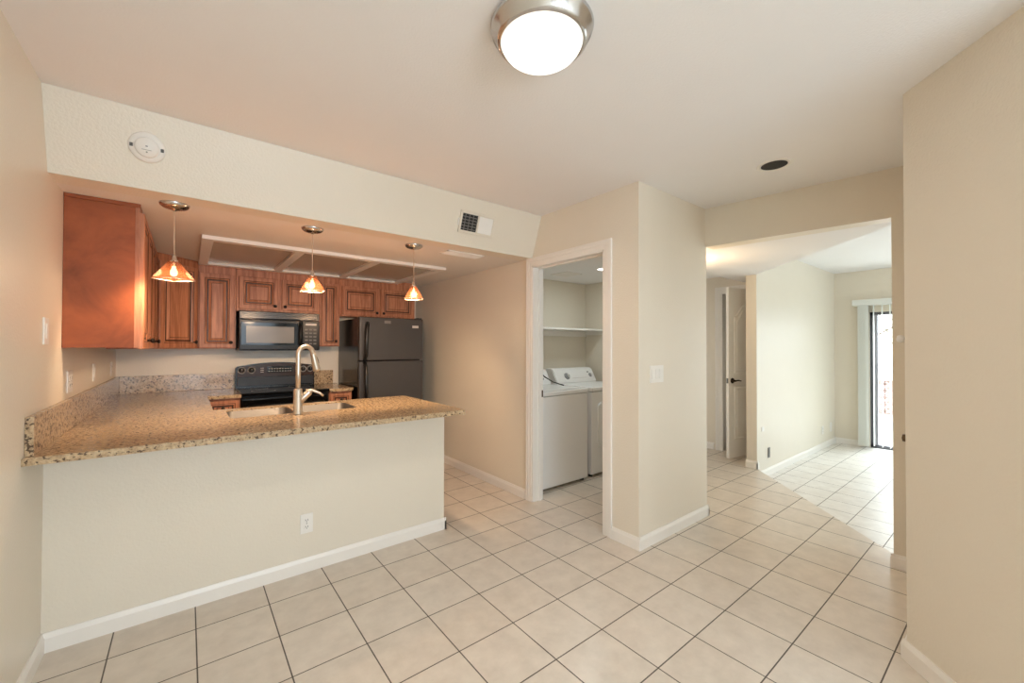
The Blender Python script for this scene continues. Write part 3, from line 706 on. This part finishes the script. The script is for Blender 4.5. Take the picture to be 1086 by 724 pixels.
# ------------------------------------------------------------------ pendants
def pendant(x, y, rot, label, first=None, power=6.5):
    if first is None:
        t = thing('pendant_lamp', label, 'lamp', (0, 0, ZK), 'amber glass pendants over the peninsula')
        mb = MB(); mb.lathe([(0, 0), (0.067, 0), (0.067, -0.004), (0.063, -0.013), (0.050, -0.022), (0.028, -0.028), (0.010, -0.030), (0.007, -0.036), (0, -0.037)], (0, 0, ZK), (0, 0, 1), M['nickel'], 32); mb.build('canopy', t)
        mb = MB(); mb.tube([(0, 0, ZK-0.03), (0, 0, 1.835)], 0.0026, M['cord'], 8); mb.build('cord', t)
        mb = MB(); mb.lathe([(0, 0.03), (0.006, 0.03), (0.011, 0.018), (0.013, 0.0), (0.020, -0.006), (0.020, -0.012), (0.012, -0.014), (0.012, -0.035), (0, -0.035)], (0, 0, 1.812), (0, 0, 1), M['nickel'], 20); mb.build('socket', t)
        mb = MB(); lv = [(0.017, 1.806), (0.037, 1.773), (0.058, 1.739), (0.078, 1.706)]; th = 0.003
        def ring(h, z): return [mb.bm.verts.new((sx*h, sy*h, z)) for sx, sy in ((-1, -1), (1, -1), (1, 1), (-1, 1))]
        out = [ring(h*0.83+0.001, z) for h, z in lv]
        for a, b in zip(out[:-1], out[1:]):
            for i in range(4): mb._f([a[i], b[i], b[(i+1) % 4], a[(i+1) % 4]], M['shade'])
        sh = mb.build('shade', t)
        hb = lv[-1][0]*0.83+0.001
        mb = MB(); cs = [(-hb, -hb), (hb, -hb), (hb, hb), (-hb, hb)]
        for i in range(4):
            a, b = cs[i], cs[(i+1) % 4]
            mb.tube([(a[0], a[1], 1.706), (b[0], b[1], 1.706)], 0.0022, M['shaderim'], 6)
        mb.build('rim', sh)
        mb = MB(); mb.lathe([(0, 0), (0.008, 0), (0.009, -0.012), (0.016, -0.028), (0.017, -0.04), (0.012, -0.052), (0, -0.056)], (0, 0, 1.779), (0, 0, 1), M['bulb'], 16); mb.build('bulb', t)
    else:
        t = copy_tree(first); t['label'] = label
    t.location = (x, y, ZK); t.rotation_euler = (0, 0, rot)
    point('pendant_light', (x, y, 1.695), power, (1.0, 0.68, 0.43), 0.03)
    l = bpy.data.lights.new('kitchen_fill_spot', 'SPOT'); l.energy = power*4.6; l.color = (1.0, 0.68, 0.41)  # added fill spot, tilted toward the back wall to brighten the kitchen
    l.spot_size = R(140); l.spot_blend = 0.5; l.shadow_soft_size = 0.04
    o = bpy.data.objects.new('kitchen_fill_spot', l); C.objects.link(o); o.location = (x, y, 1.70); o.rotation_euler = (R(42), 0, 0)
    return t
p0 = pendant(-0.058, 2.885, R(45), 'amber glass pendant nearest the left wall, in front of the corner cabinet', None, 3.2)
pendant(0.640, 2.915, R(-4), 'middle amber glass pendant, hanging in front of the cabinet above the microwave', p0)
pendant(1.352, 2.915, R(-25), 'amber glass pendant hanging in front of the cabinet above the refrigerator', p0)

# ------------------------------------------------------------------ fluorescent light box on the kitchen ceiling
lb = thing('ceiling_light_box', 'white framed three-panel fluorescent light box on the kitchen ceiling, unlit', 'light fixture', (1.05, 4.2, ZK-0.03))
LX0, LX1, LY0, LY1, LZ = 0.075, 1.985, 3.545, 4.72, ZK-0.028
bars = [(LX0, LX1, LY0, LY0+0.07), (LX0, LX1, LY1-0.07, LY1), (LX0, LX0+0.07, LY0+0.0701, LY1-0.0701), (LX1-0.07, LX1, LY0+0.0701, LY1-0.0701)]
mb = MB()
for a, b, c, d in bars: mb.box(a, c, LZ, b, d, ZK, M['trim'], 0.004, 2)
mb.build('frame', lb)
for xm in (0.705, 1.325):
    mb = MB(); mb.box(xm-0.035, LY0+0.0701, LZ+0.002, xm+0.035, LY1-0.0701, ZK, M['trim'], 0.005, 2); mb.build('divider', lb)
for a, b in ((LX0+0.055, 0.68), (0.73, 1.30), (1.35, LX1-0.055)):
    mb = MB(); mb.box(a, LY0+0.055, ZK-0.006, b, LY1-0.055, ZK, M['lbpanel']); o = mb.build('diffuser_panel', lb); o['label'] = 'dull grey plastic diffuser panel'
# kitchen ceiling register
def register_ceiling(name, label, x0, x1, y0, y1, z, group=None, halves=2):
    t = thing(name, label, 'vent', ((x0+x1)/2, (y0+y1)/2, z-0.012), group)
    mb = MB(); f = 0.018
    mb.box(x0, y0, z-0.008, x1, y0+f, z, M['white'], 0.002, 1); mb.box(x0, y1-f, z-0.008, x1, y1, z, M['white'], 0.002, 1)
    mb.box(x0, y0, z-0.008, x0+f, y1, z, M['white'], 0.002, 1); mb.box(x1-f, y0, z-0.008, x1, y1, z, M['white'], 0.002, 1)
    xm = (x0+x1)/2
    if halves == 2: mb.box(xm-f/2, y0, z-0.008, xm+f/2, y1, z, M['white'], 0.002, 1)
    mb.build('frame', t)
    mb = MB(); mb.box(x0+f, y0+f, z-0.002, x1-f, y1-f, z, M['ventdark']); mb.build('backing', t)
    n = int((y1-y0-2*f)/0.014)
    mb = MB()
    for k in range(n):
        yy = y0+f+0.003+k*(y1-y0-2*f)/n
        mb.extrude_profile([(0, -0.002), (0.011, -0.010), (0.012, -0.009), (0.002, -0.001)], (0, 1, 0), (0, 0, 1), (x0+f, yy, z), (x1-x0-2*f, 0, 0), M['white'])
    mb.build('louvres', t)
    return t
register_ceiling('ceiling_vent', 'white two-part air register on the kitchen ceiling right of the pendants', 1.62, 1.98, 2.875, 3.01, ZK)
register_ceiling('ceiling_vent', 'square exhaust grille on the laundry room ceiling', 3.16, 3.40, 3.06, 3.30, 2.145, None, 1)
# ------------------------------------------------------------------ soffit: smoke detector and wall register (soffit face leans)
sl = Vector((0, 2.58-2.70, ZC-ZK)).normalized()            # up along the face
sn = Vector((0, -sl.z, sl.y))                               # outward normal
def on_soffit(x, z):
    k = (z-ZK)/(ZC-ZK); return Vector((x, 2.70-0.12*k, z))
pd = on_soffit(-0.157, 2.30)
sd = thing('smoke_detector', 'round white smoke detector on the soffit above the kitchen opening', 'smoke detector', pd)
mb = MB(); mb.lathe([(0, 0), (0.068, 0), (0.068, 0.010), (0.064, 0.016), (0.045, 0.018), (0, 0.018)], pd, sn, M['white'], 36); mb.build('base', sd)
mb = MB(); mb.lathe([(0, 0.017), (0.046, 0.017), (0.045, 0.030), (0.040, 0.036), (0, 0.038)], pd, sn, M['white'], 36); dc = mb.build('cover', sd)
fmx = Matrix(((1, 0, 0, pd.x), (0, sl.y, sn.y, pd.y), (0, sl.z, sn.z, pd.z), (0, 0, 0, 1)))   # x right, y up the face, z outward
for sx in (-1, 1):
    mb = MB(); mb.box(sx*0.056-0.006, -0.008, 0.016, sx*0.056+0.006, 0.008, 0.0195, M['ventdark'], 0.001, 1, fmx); mb.build('vent_slot', sd)
mb = MB(); mb.box(-0.018, -0.012, 0.036, 0.018, -0.010, 0.039, M['greyslot'], 0, 1, fmx); mb.box(-0.003, -0.024, 0.034, 0.003, -0.018, 0.0385, M['greyslot'], 0, 1, fmx); mb.box(-0.004, 0.003, 0.036, 0.004, 0.008, 0.0392, M['greyslot'], 0, 1, fmx)
mb.build('test_button', sd)
pv = on_soffit(1.745, 2.285)
fmx = Matrix(((1, 0, 0, pv.x), (0, sl.y, sn.y, pv.y), (0, sl.z, sn.z, pv.z), (0, 0, 0, 1)))
wv = thing('wall_vent', 'white air register on the soffit, its left half open and dark', 'vent', pv)
mb = MB(); hx, hy = 0.160, 0.082
for b in ((-hx, -hy, hx, -hy+0.02), (-hx, hy-0.02, hx, hy), (-hx, -hy, -hx+0.02, hy), (hx-0.02, -hy, hx, hy), (-0.004, -hy, 0.012, hy)):
    mb.box(b[0], b[1], 0, b[2], b[3], 0.009, M['wall'], 0.002, 1, fmx)
mb.build('frame', wv)
mb = MB(); mb.box(-hx+0.02, -hy+0.02, 0, -0.004, hy-0.02, 0.0015, M['dark'], 0, 1, fmx); mb.build('dark_opening', wv)
mb = MB()
for k in range(6): mb.box(-hx+0.02, -hy+0.03+k*0.022, 0.001, -0.004, -hy+0.036+k*0.022, 0.006, M['greyslot'], 0, 1, fmx)
for k in range(3): mb.box(-hx+0.045+k*0.035, -hy+0.02, 0.001, -hx+0.049+k*0.035, hy-0.02, 0.007, M['greyslot'], 0, 1, fmx)
mb.build('louvres', wv)
mb = MB(); mb.box(0.012, -hy+0.02, 0, hx-0.02, hy-0.02, 0.003, M['white'], 0.001, 1, fmx)
mb.build('closed_damper', wv)
mb = MB(); mb.box(-hx-0.012, -0.035, 0, -hx-0.004, 0.02, 0.012, M['white'], 0.001, 1, fmx); mb.build('damper_lever', wv)

# ------------------------------------------------------------------ dining ceiling light
DX, DY = 0.955, 1.045
dl = thing('ceiling_light', 'round flush ceiling light with a brushed nickel ring and glowing opal bowl', 'light fixture', (DX, DY, ZC))
mb = MB(); mb.lathe([(0, 0), (0.172, 0), (0.178, -0.010), (0.174, -0.022), (0.166, -0.026), (0.158, -0.052), (0.146, -0.062), (0.138, -0.060), (0.138, -0.02), (0, -0.02)], (DX, DY, ZC), (0, 0, 1), M['nickel'], 64); mb.build('metal_ring', dl)
mb = MB(); prof = [(0.1375, -0.045), (0.1375, -0.058)]+[(0.1375*math.cos(R(a)), -0.058-0.062*math.sin(R(a))) for a in range(8, 90, 8)]+[(0, -0.120)]
mb.lathe(prof, (DX, DY, ZC), (0, 0, 1), M['dome'], 64); mb.build('opal_bowl', dl)
dg = area('ceiling_light_glow', (DX, DY, ZC-0.125), (DX, DY, 0), 0.24, 0.24, 8, (1.0, 0.95, 0.89))
dg.data.shape = 'DISK'
# recessed can
rc = thing('recessed_light', 'unlit recessed can light with a dark baffle in the dining ceiling', 'light fixture', (RX, RY, ZC))
mb = MB(); mb.lathe([(0.072, 0.0), (0.070, -0.002), (0.085, -0.006), (0.094, -0.002), (0.094, 0.0)], (RX, RY, ZC), (0, 0, 1), M['white'], 40); mb.build('trim_ring', rc)
mb = MB(); mb.lathe([(0.0715, -0.001), (0.069, 0.03), (0.066, 0.09), (0, 0.09)], (RX, RY, ZC), (0, 0, 1), M['dark'], 40); mb.build('baffle', rc)
mb = MB(); mb.lathe([(0, 0.088), (0.03, 0.085), (0.045, 0.06), (0.03, 0.042), (0, 0.036)], (RX, RY, ZC), (0, 0, 1), M['greyslot'], 24); mb.build('bulb', rc)
# laundry LED
ll = thing('recessed_light', 'bright round LED light in the laundry room ceiling', 'light fixture', (3.36, 2.72, 2.145))
mb = MB(); mb.lathe([(0.065, 0), (0.067, -0.006), (0.082, -0.004), (0.084, 0)], (3.36, 2.72, 2.145), (0, 0, 1), M['white'], 36); mb.build('trim_ring', ll)
mb = MB(); mb.lathe([(0, -0.004), (0.066, -0.004), (0.066, 0), (0, 0)], (3.36, 2.72, 2.145), (0, 0, 1), M['led'], 36); mb.build('led_disc', ll)
area('laundry_led_light', (3.36, 2.72, 2.13), (3.36, 2.72, 0), 0.13, 0.13, 5.5, (0.84, 0.96, 1.0))
# hall lamp (in the hall, behind the wing wall)
hlp = thing('ceiling_light', 'small round ceiling lamp in the hall behind the wing wall', 'light fixture', (3.62, 1.985, ZH))
mb = MB(); mb.lathe([(0, 0), (0.09, 0), (0.09, -0.015), (0.08, -0.02), (0, -0.02)], (3.62, 1.985, ZH), (0, 0, 1), M['nickel'], 32); mb.build('base', hlp)
mb = MB(); mb.lathe([(0.078, -0.02), (0.072, -0.05), (0.045, -0.07), (0, -0.078)], (3.62, 1.985, ZH), (0, 0, 1), M['dome'], 32); mb.build('opal_bowl', hlp)
point('hall_lamp_light', (3.62, 1.985, ZH-0.22), 10, (1.0, 0.72, 0.45), 0.06)

# ------------------------------------------------------------------ switches and outlets
def wall_plate(name, label, cat, c, nrm, w, h, kind, gangs=1, m=None):
    """plate centred at c on a wall whose outward normal is nrm"""
    nrm = Vector(nrm).normalized(); xd = Vector((-nrm.y, nrm.x, 0))   # right as seen from the room
    c = Vector(c)
    mx = Matrix(((xd.x, 0, nrm.x, c.x), (xd.y, 0, nrm.y, c.y), (0, 1, 0, c.z), (0, 0, 0, 1)))
    t = thing(name, label, cat, c)
    m = m or M['white']
    mb = MB(); mb.box(-w/2, -h/2, 0, w/2, h/2, 0.006, m, 0.0025, 2, mx); mb.build('cover_plate', t)
    for g in range(gangs):
        gx = (g-(gangs-1)/2)*0.046
        if kind == 'rocker':
            mb = MB(); mb.box(gx-0.0165, -0.033, 0.005, gx+0.0165, 0.033, 0.0095, m, 0.0015, 1, mx)
            mb.build('rocker', t)
        elif kind == 'outlet':
            for s in (-1, 1):
                mb = MB(); mb.box(gx-0.0155, s*0.0195-0.0135, 0.005, gx+0.0155, s*0.0195+0.0135, 0.008, m, 0.002, 1, mx)
                mb.box(gx-0.0075, s*0.0195-0.003, 0.0075, gx-0.0050, s*0.0195+0.007, 0.0084, M['dark'], 0, 1, mx); mb.box(gx+0.0050, s*0.0195-0.003, 0.0075, gx+0.0075, s*0.0195+0.007, 0.0084, M['dark'], 0, 1, mx)
                mb.box(gx-0.002, s*0.0195-0.010, 0.0075, gx+0.002, s*0.0195-0.006, 0.0084, M['dark'], 0, 1, mx)
                mb.build('receptacle', t)
            mb = MB(); mb.lathe([(0, 0), (0.003, 0), (0.0025, 0.0012), (0, 0.0014)], mx @ Vector((gx, 0, 0.006)), nrm, M['greyslot'], 10); mb.build('screw', t)
        elif kind == 'slot':
            mb = MB(); mb.box(gx-w*0.3, -h*0.38, 0.005, gx+w*0.3, h*0.38, 0.008, m, 0.001, 1, mx); mb.build('insert', t)
    return t
wall_plate('wall_outlet', 'white double outlet low on the peninsula front', 'outlet', (0.572, YP, 0.286), (0, -1, 0), 0.070, 0.114, 'outlet')
wall_plate('light_switch', 'white light switch on the left wall in front of the cabinets, above the counter edge', 'light switch', (XL, 2.695, 1.41), (1, 0, 0), 0.075, 0.118, 'rocker')
wall_plate('wall_outlet', 'white outlet on the left wall under the cabinet end, just above the backsplash', 'outlet', (XL, 3.18, 1.155), (1, 0, 0), 0.116, 0.116, 'outlet', 2)
wall_plate('light_switch', 'thin white switch plate on the left wall under the cabinets, nearer one', 'light switch', (XL, 3.91, 1.165), (1, 0, 0), 0.075, 0.116, 'rocker')
wall_plate('wall_outlet', 'thin white outlet plate on the left wall close to the back corner', 'outlet', (XL, 4.73, 1.150), (1, 0, 0), 0.075, 0.116, 'outlet')
wall_plate('light_switch', 'white triple rocker light switch on the wing wall beside the laundry door', 'light switch', (2.565, 1.62, 1.158), (0, -1, 0), 0.165, 0.118, 'rocker', 3)
wall_plate('wall_plate', 'grey metal cover plate low on the bright living room wall', 'cover plate', (5.275, LY, 0.13), (0, -1, 0), 0.06, 0.115, 'slot', 1, M['greyslot'])
wall_plate('wall_outlet', 'white outlet low on the bright living room wall near the far corner', 'outlet', (7.25, LY, 0.14), (0, -1, 0), 0.072, 0.116, 'outlet')
wall_plate('wall_plate', 'blank white cover plate in the far corner, right of the living room outlet', 'cover plate', (7.64, LY, 0.14), (0, -1, 0), 0.09, 0.135, 'slot')
wall_plate('wall_plate', 'small white cover plate at mid height on the left end of the bright wall', 'cover plate', (5.10, LY, 0.42), (0, -1, 0), 0.07, 0.05, 'slot')

# ------------------------------------------------------------------ hardware peeking past the edge of the right wall
kn = thing('knob', 'small round white knob on a metal rose beside the right wall edge', 'knob', (2.58, 0.34, 1.387))
mb = MB(); mb.lathe([(0, 0), (0.022, 0), (0.021, 0.006), (0.009, 0.010), (0.008, 0.022), (0, 0.022)], (2.58, 0.34, 1.387), (0, 1, 0), M['nickel'], 20); o = mb.build('rose', kn)
mb = MB(); mb.lathe([(0, 0.018), (0.010, 0.018), (0.017, 0.026), (0.019, 0.034), (0.015, 0.043), (0, 0.047)], (2.58, 0.34, 1.387), (0, 1, 0), M['white'], 20); mb.build('knob_head', kn)
mb = MB(); mb.box(2.545, 0.34, 0.905, 2.60, 0.352, 0.965, M['bronze'], 0.003); mb.lathe([(0, 0), (0.018, 0), (0.016, 0.016), (0, 0.02)], (2.572, 0.35, 0.935), (0, 1, 0), M['bronze'], 16)
tag(mb.build('latch'), 'small brass latch low beside the right wall edge, below the white knob', 'latch')

# ------------------------------------------------------------------ laundry
def washer_like(name, label, x0, x1, yf, yb, dryer):
    t = thing(name, label, 'dryer' if dryer else 'washing machine', ((x0+x1)/2, (yf+yb)/2, 0))
    W_ = M['appl']
    mb = MB(); mb.box(x0, yf, 0.03, x1, yb, 0.878, W_, 0.008, 2); mb.build('cabinet', t)
    for fx in (x0+0.04, x1-0.04):
        for fy in (yf+0.05, yb-0.05):
            mb = MB(); mb.lathe([(0, 0), (0.022, 0), (0.022, 0.02), (0.012, 0.022), (0.012, 0.04), (0, 0.04)], (fx, fy, 0), (0, 0, 1), M['dark'], 14); mb.build('foot', t)
    mb = MB(); mb.box(x0-0.002, yf-0.006, 0.882, x1+0.002, yb, 0.925, W_, 0.012, 3); tp = mb.build('top', t)
    if not dryer:
        mb = MB(); mb.box(x0+0.09, yf+0.03, 0.9255, x1-0.09, yb-0.24, 0.934, W_, 0.004, 2); mb.build('lid', tp)
    else:
        mb = MB(); mb.prism(rrect(x0+0.09, 0.30, x1-0.09, 0.76, 0.05), 0, 0.016, W_, 0.003, 1, Matrix(((1, 0, 0, 0), (0, 0, -1, yf), (0, 1, 0, 0), (0, 0, 0, 1)))); dd_ = mb.build('door', t)
        mb = MB(); mb.box(x1-0.16, yf-0.022, 0.50, x1-0.115, yf-0.014, 0.60, M['appl_grey'], 0.003, 1); mb.build('door_pull', dd_)
    ys = yb-0.20
    mb = MB(); mb.extrude_profile([(ys, 0.925), (ys+0.085, 1.075), (ys+0.12, 1.09), (yb, 1.09), (yb, 0.925)], (0, 1, 0), (0, 0, 1), (x0+0.008, 0, 0), (x1-x0-0.016, 0, 0), W_)
    bmesh.ops.bevel(mb.bm, geom=list(mb.bm.edges), offset=0.008, segments=2, affect='EDGES')
    con = mb.build('console', t)
    nv = Vector((0, -0.15, 0.085)).normalized(); uv = Vector((0, 0.085, 0.15)).normalized(); mid_ = Vector((0, ys+0.0425, 1.0))
    def dial(px, r):
        mb = MB(); o = Vector((px, mid_.y, mid_.z))
        mb.lathe([(0, -0.001), (r*1.35, -0.001), (r*1.35, 0.003), (r, 0.004), (r*0.85, 0.022), (0, 0.024)], o, nv, M['appl_grey'], 24)
        q = o+nv*0.024
        mb.tube([q-uv*r*0.7, q+uv*r*0.7], 0.006, M['white'], 8); mb.build('dial', con)
    if dryer: dial(x0+0.20, 0.030); dial(x1-0.085, 0.019)
    else: dial(x0+0.30, 0.026); dial(x0+0.12, 0.022); dial(x1-0.12, 0.022)
    mm = Matrix(((1, 0, 0, 0), (0, uv.y, nv.y, mid_.y), (0, uv.z, nv.z, mid_.z), (0, 0, 0, 1)))
    mb = MB(); mb.box(x1-0.125, 0.035, -0.001, x1-0.095, 0.05, 0.001, M['greyslot'], 0, 1, mm); mb.box(x0+0.28, -0.03, -0.001, x1-0.16, -0.026, 0.0008, M['print'], 0, 1, mm); mb.build('console_print', con)
    return t
washer_like('washing_machine', 'white top-load washing machine, left of the dryer, behind the laundry doorway', 2.503, 3.188, 2.785, 3.50, False)
washer_like('clothes_dryer', 'white clothes dryer to the right of the washing machine', 3.262, 3.950, 2.80, 3.50, True)
mb = MB(); mb.tube([(2.985, 3.36, 1.094), (3.00, 3.33, 1.088), (3.03, 3.26, 1.02), (3.09, 3.19, 0.965), (3.15, 3.14, 0.94), (3.178, 3.11, 0.930)], 0.006, M['dark'], 8)
tag(mb.build('power_cord'), 'dark cord draped over the washing machine console onto its top', 'cord')
ls = thing('wall_shelf', 'long white shelf on the laundry room back wall above the washing machine', 'shelf', (3.26, 3.41, 1.53))
mb = MB(); mb.box(XP+0.112, 3.25, 1.535, 4.049, 3.579, 1.555, M['trim'], 0.002, 1); mb.build('shelf_board', ls)
mb = MB(); mb.box(XP+0.112, 3.56, 1.47, 4.049, 3.579, 1.535, M['trim'], 0.002, 1); mb.box(4.03, 3.27, 1.49, 4.049, 3.56, 1.535, M['trim'], 0.002, 1); mb.build('cleat', ls)
vb = wall_plate('wall_outlet', 'small white outlet on the laundry back wall above the washing machine', 'outlet', (3.10, 3.58, 1.20), (0, -1, 0), 0.07, 0.115, 'outlet')

# ------------------------------------------------------------------ living room: sliding door, blinds, patio
mb = MB(); F = M['alu']; xg = 7.90
mb.box(xg, SY1-0.035, ZS, xg+0.06, SY1, SZ1, F); mb.box(xg, SY0, ZS, xg+0.06, SY0+0.035, SZ1, F)
mb.box(xg, SY0, SZ1-0.04, xg+0.06, SY1, SZ1, F); mb.box(xg, SY0, ZS, xg+0.06, SY1, ZS+0.045, F)
mb.box(xg+0.01, SY1-0.085, ZS+0.045, xg+0.045, SY1-0.035, SZ1-0.04, M['alu2'])
mb.box(xg+0.01, 0.46, ZS+0.045, xg+0.045, 0.54, SZ1-0.04, F)
wd = struct('window_1', mb, 'dark framed sliding glass door at the far end of the living room')
for a, b in ((SY0+0.035, 0.46), (0.54, SY1-0.085)):
    mb = MB(); mb.box(xg+0.024, a, ZS+0.045, xg+0.030, b, SZ1-0.04, M['pane']); mb.build('glass_pane', wd)
bl = thing('vertical_blinds', 'white vertical blinds with a valance over the sliding glass door', 'blinds', (7.80, 0.6, ZS+0.03))
mb = MB(); mb.box(7.745, -0.60, 1.955, 7.869, 1.645, 2.04, M['vane'], 0.006, 2); mb.build('valance', bl)
vy = [1.575-0.009*k for k in range(10)]+[1.41, 1.317, 1.232, 1.15, 1.07, 0.99, 0.91, 0.83, 0.75, 0.67, 0.59, 0.51, 0.43, 0.35, 0.27, 0.19, 0.11, 0.03, -0.05, -0.13, -0.21, -0.29, -0.37]
for k, y in enumerate(vy):
    ang = R(-52 if k >= 10 else -8)     # seen nearly edge-on from the dining room
    vx = Vector((math.cos(ang), math.sin(ang), 0)); 
    mb = MB(); prof = [(-0.044, 0), (-0.02, 0.004), (0.02, 0.004), (0.044, 0), (0.02, 0.0052), (-0.02, 0.0052)]
    cxx = 7.805
    ax = Vector((math.sin(R(38)), 0, 0))
    if k < 10: d0, d1 = Vector((1, 0, 0)), Vector((0, 1, 0))
    else:
        d0 = Matrix.Rotation(R(-10), 3, 'Z') @ Vector((7.8, y, 0)).normalized(); d1 = Vector((-d0.y, d0.x, 0))
    mb.extrude_profile(prof, d0, d1, (cxx, y, ZS+0.04), (0, 0, 1.955-(ZS+0.04)), M['vane']); mb.build('vane', bl)
# the wide first panel of stacked vanes
mb = MB(); mb.box(7.765, 1.462, ZS+0.03, 7.768, 1.585, 1.955, M['vane']); mb.build('vane', bl)
mb = MB(); mb.box(7.99, -4.0, -0.6, 18, 8.0, -0.16, M['concrete']); struct('floor_patio', mb)
pw = thing('patio_wall', 'white patio wall with a decorative pink breeze-block band, seen through the sliding door', 'wall', (12.0, 2.0, -0.16))
mb = MB(); mb.box(12.0, -2.0, -0.16, 12.2, 6.0, -0.14, M['block']); mb.box(12.0, -2.0, 0.62, 12.2, 6.0, 0.95, M['block']); mb.box(12.15, -2.0, -0.16, 12.2, 6.0, 0.62, M['block'])
for y0 in (-2.0, 2.98): mb.box(12.0, y0, -0.16, 12.2, y0+3.0, 0.62, M['block']) if y0 > 0 else mb.box(12.0, y0, -0.16, 12.2, 1.4, 0.62, M['block'])
mb.build('masonry', pw)
mb = MB()
for r in range(5):
    for c in range(8):
        y0, z0 = 1.42+c*0.19, -0.135+r*0.15; yc, zc = y0+0.095, z0+0.075
        for s in (-1, 1):
            for q in (-1, 1):
                p = [(yc+s*0.012, zc+q*0.004), (yc+s*0.085, zc+q*0.058), (yc+s*0.085, zc+q*0.030), (yc+s*0.035, zc-q*0.004)]
                mb.extrude_profile(p, (0, 1, 0), (0, 0, 1), (12.02, 0, 0), (0.10, 0, 0), M['blockpink'])
mb.build('breeze_blocks', pw)
tree = thing('tree', 'pale leafy tree beyond the patio, seen through the sliding door', 'tree', (14.5, 2.7, -0.16))
mb = MB(); mb.tube([(14.5, 2.7, -0.16), (14.52, 2.72, 0.9), (14.45, 2.66, 1.7), (14.5, 2.7, 2.6)], [0.09, 0.07, 0.05, 0.02], M['bark'])
for k in range(7):
    a = k*2.4; z = 1.2+k*0.18
    mb.tube([(14.5, 2.7, z), (14.5+0.5*math.cos(a), 2.7+0.5*math.sin(a), z+0.35), (14.5+0.9*math.cos(a), 2.7+0.9*math.sin(a), z+0.5)], [0.03, 0.02, 0.008], M['bark'], 6)
mb.build('trunk', tree)
mb = MB()
for k in range(420):
    a, rr2, zz = random.uniform(0, 6.28), 1.15*math.sqrt(random.random()), random.uniform(1.25, 3.2)
    p = Vector((14.5+rr2*math.cos(a), 2.7+rr2*math.sin(a), zz)); u = Vector((random.uniform(-1, 1), random.uniform(-1, 1), random.uniform(-.6, .6))).normalized()*0.055
    v = u.cross(Vector((random.uniform(-1, 1), random.uniform(-1, 1), 1))).normalized()*0.028
    mb.quad([p-u, p-v, p+u, p+v], M['leaf'])
mb.build('foliage', tree)
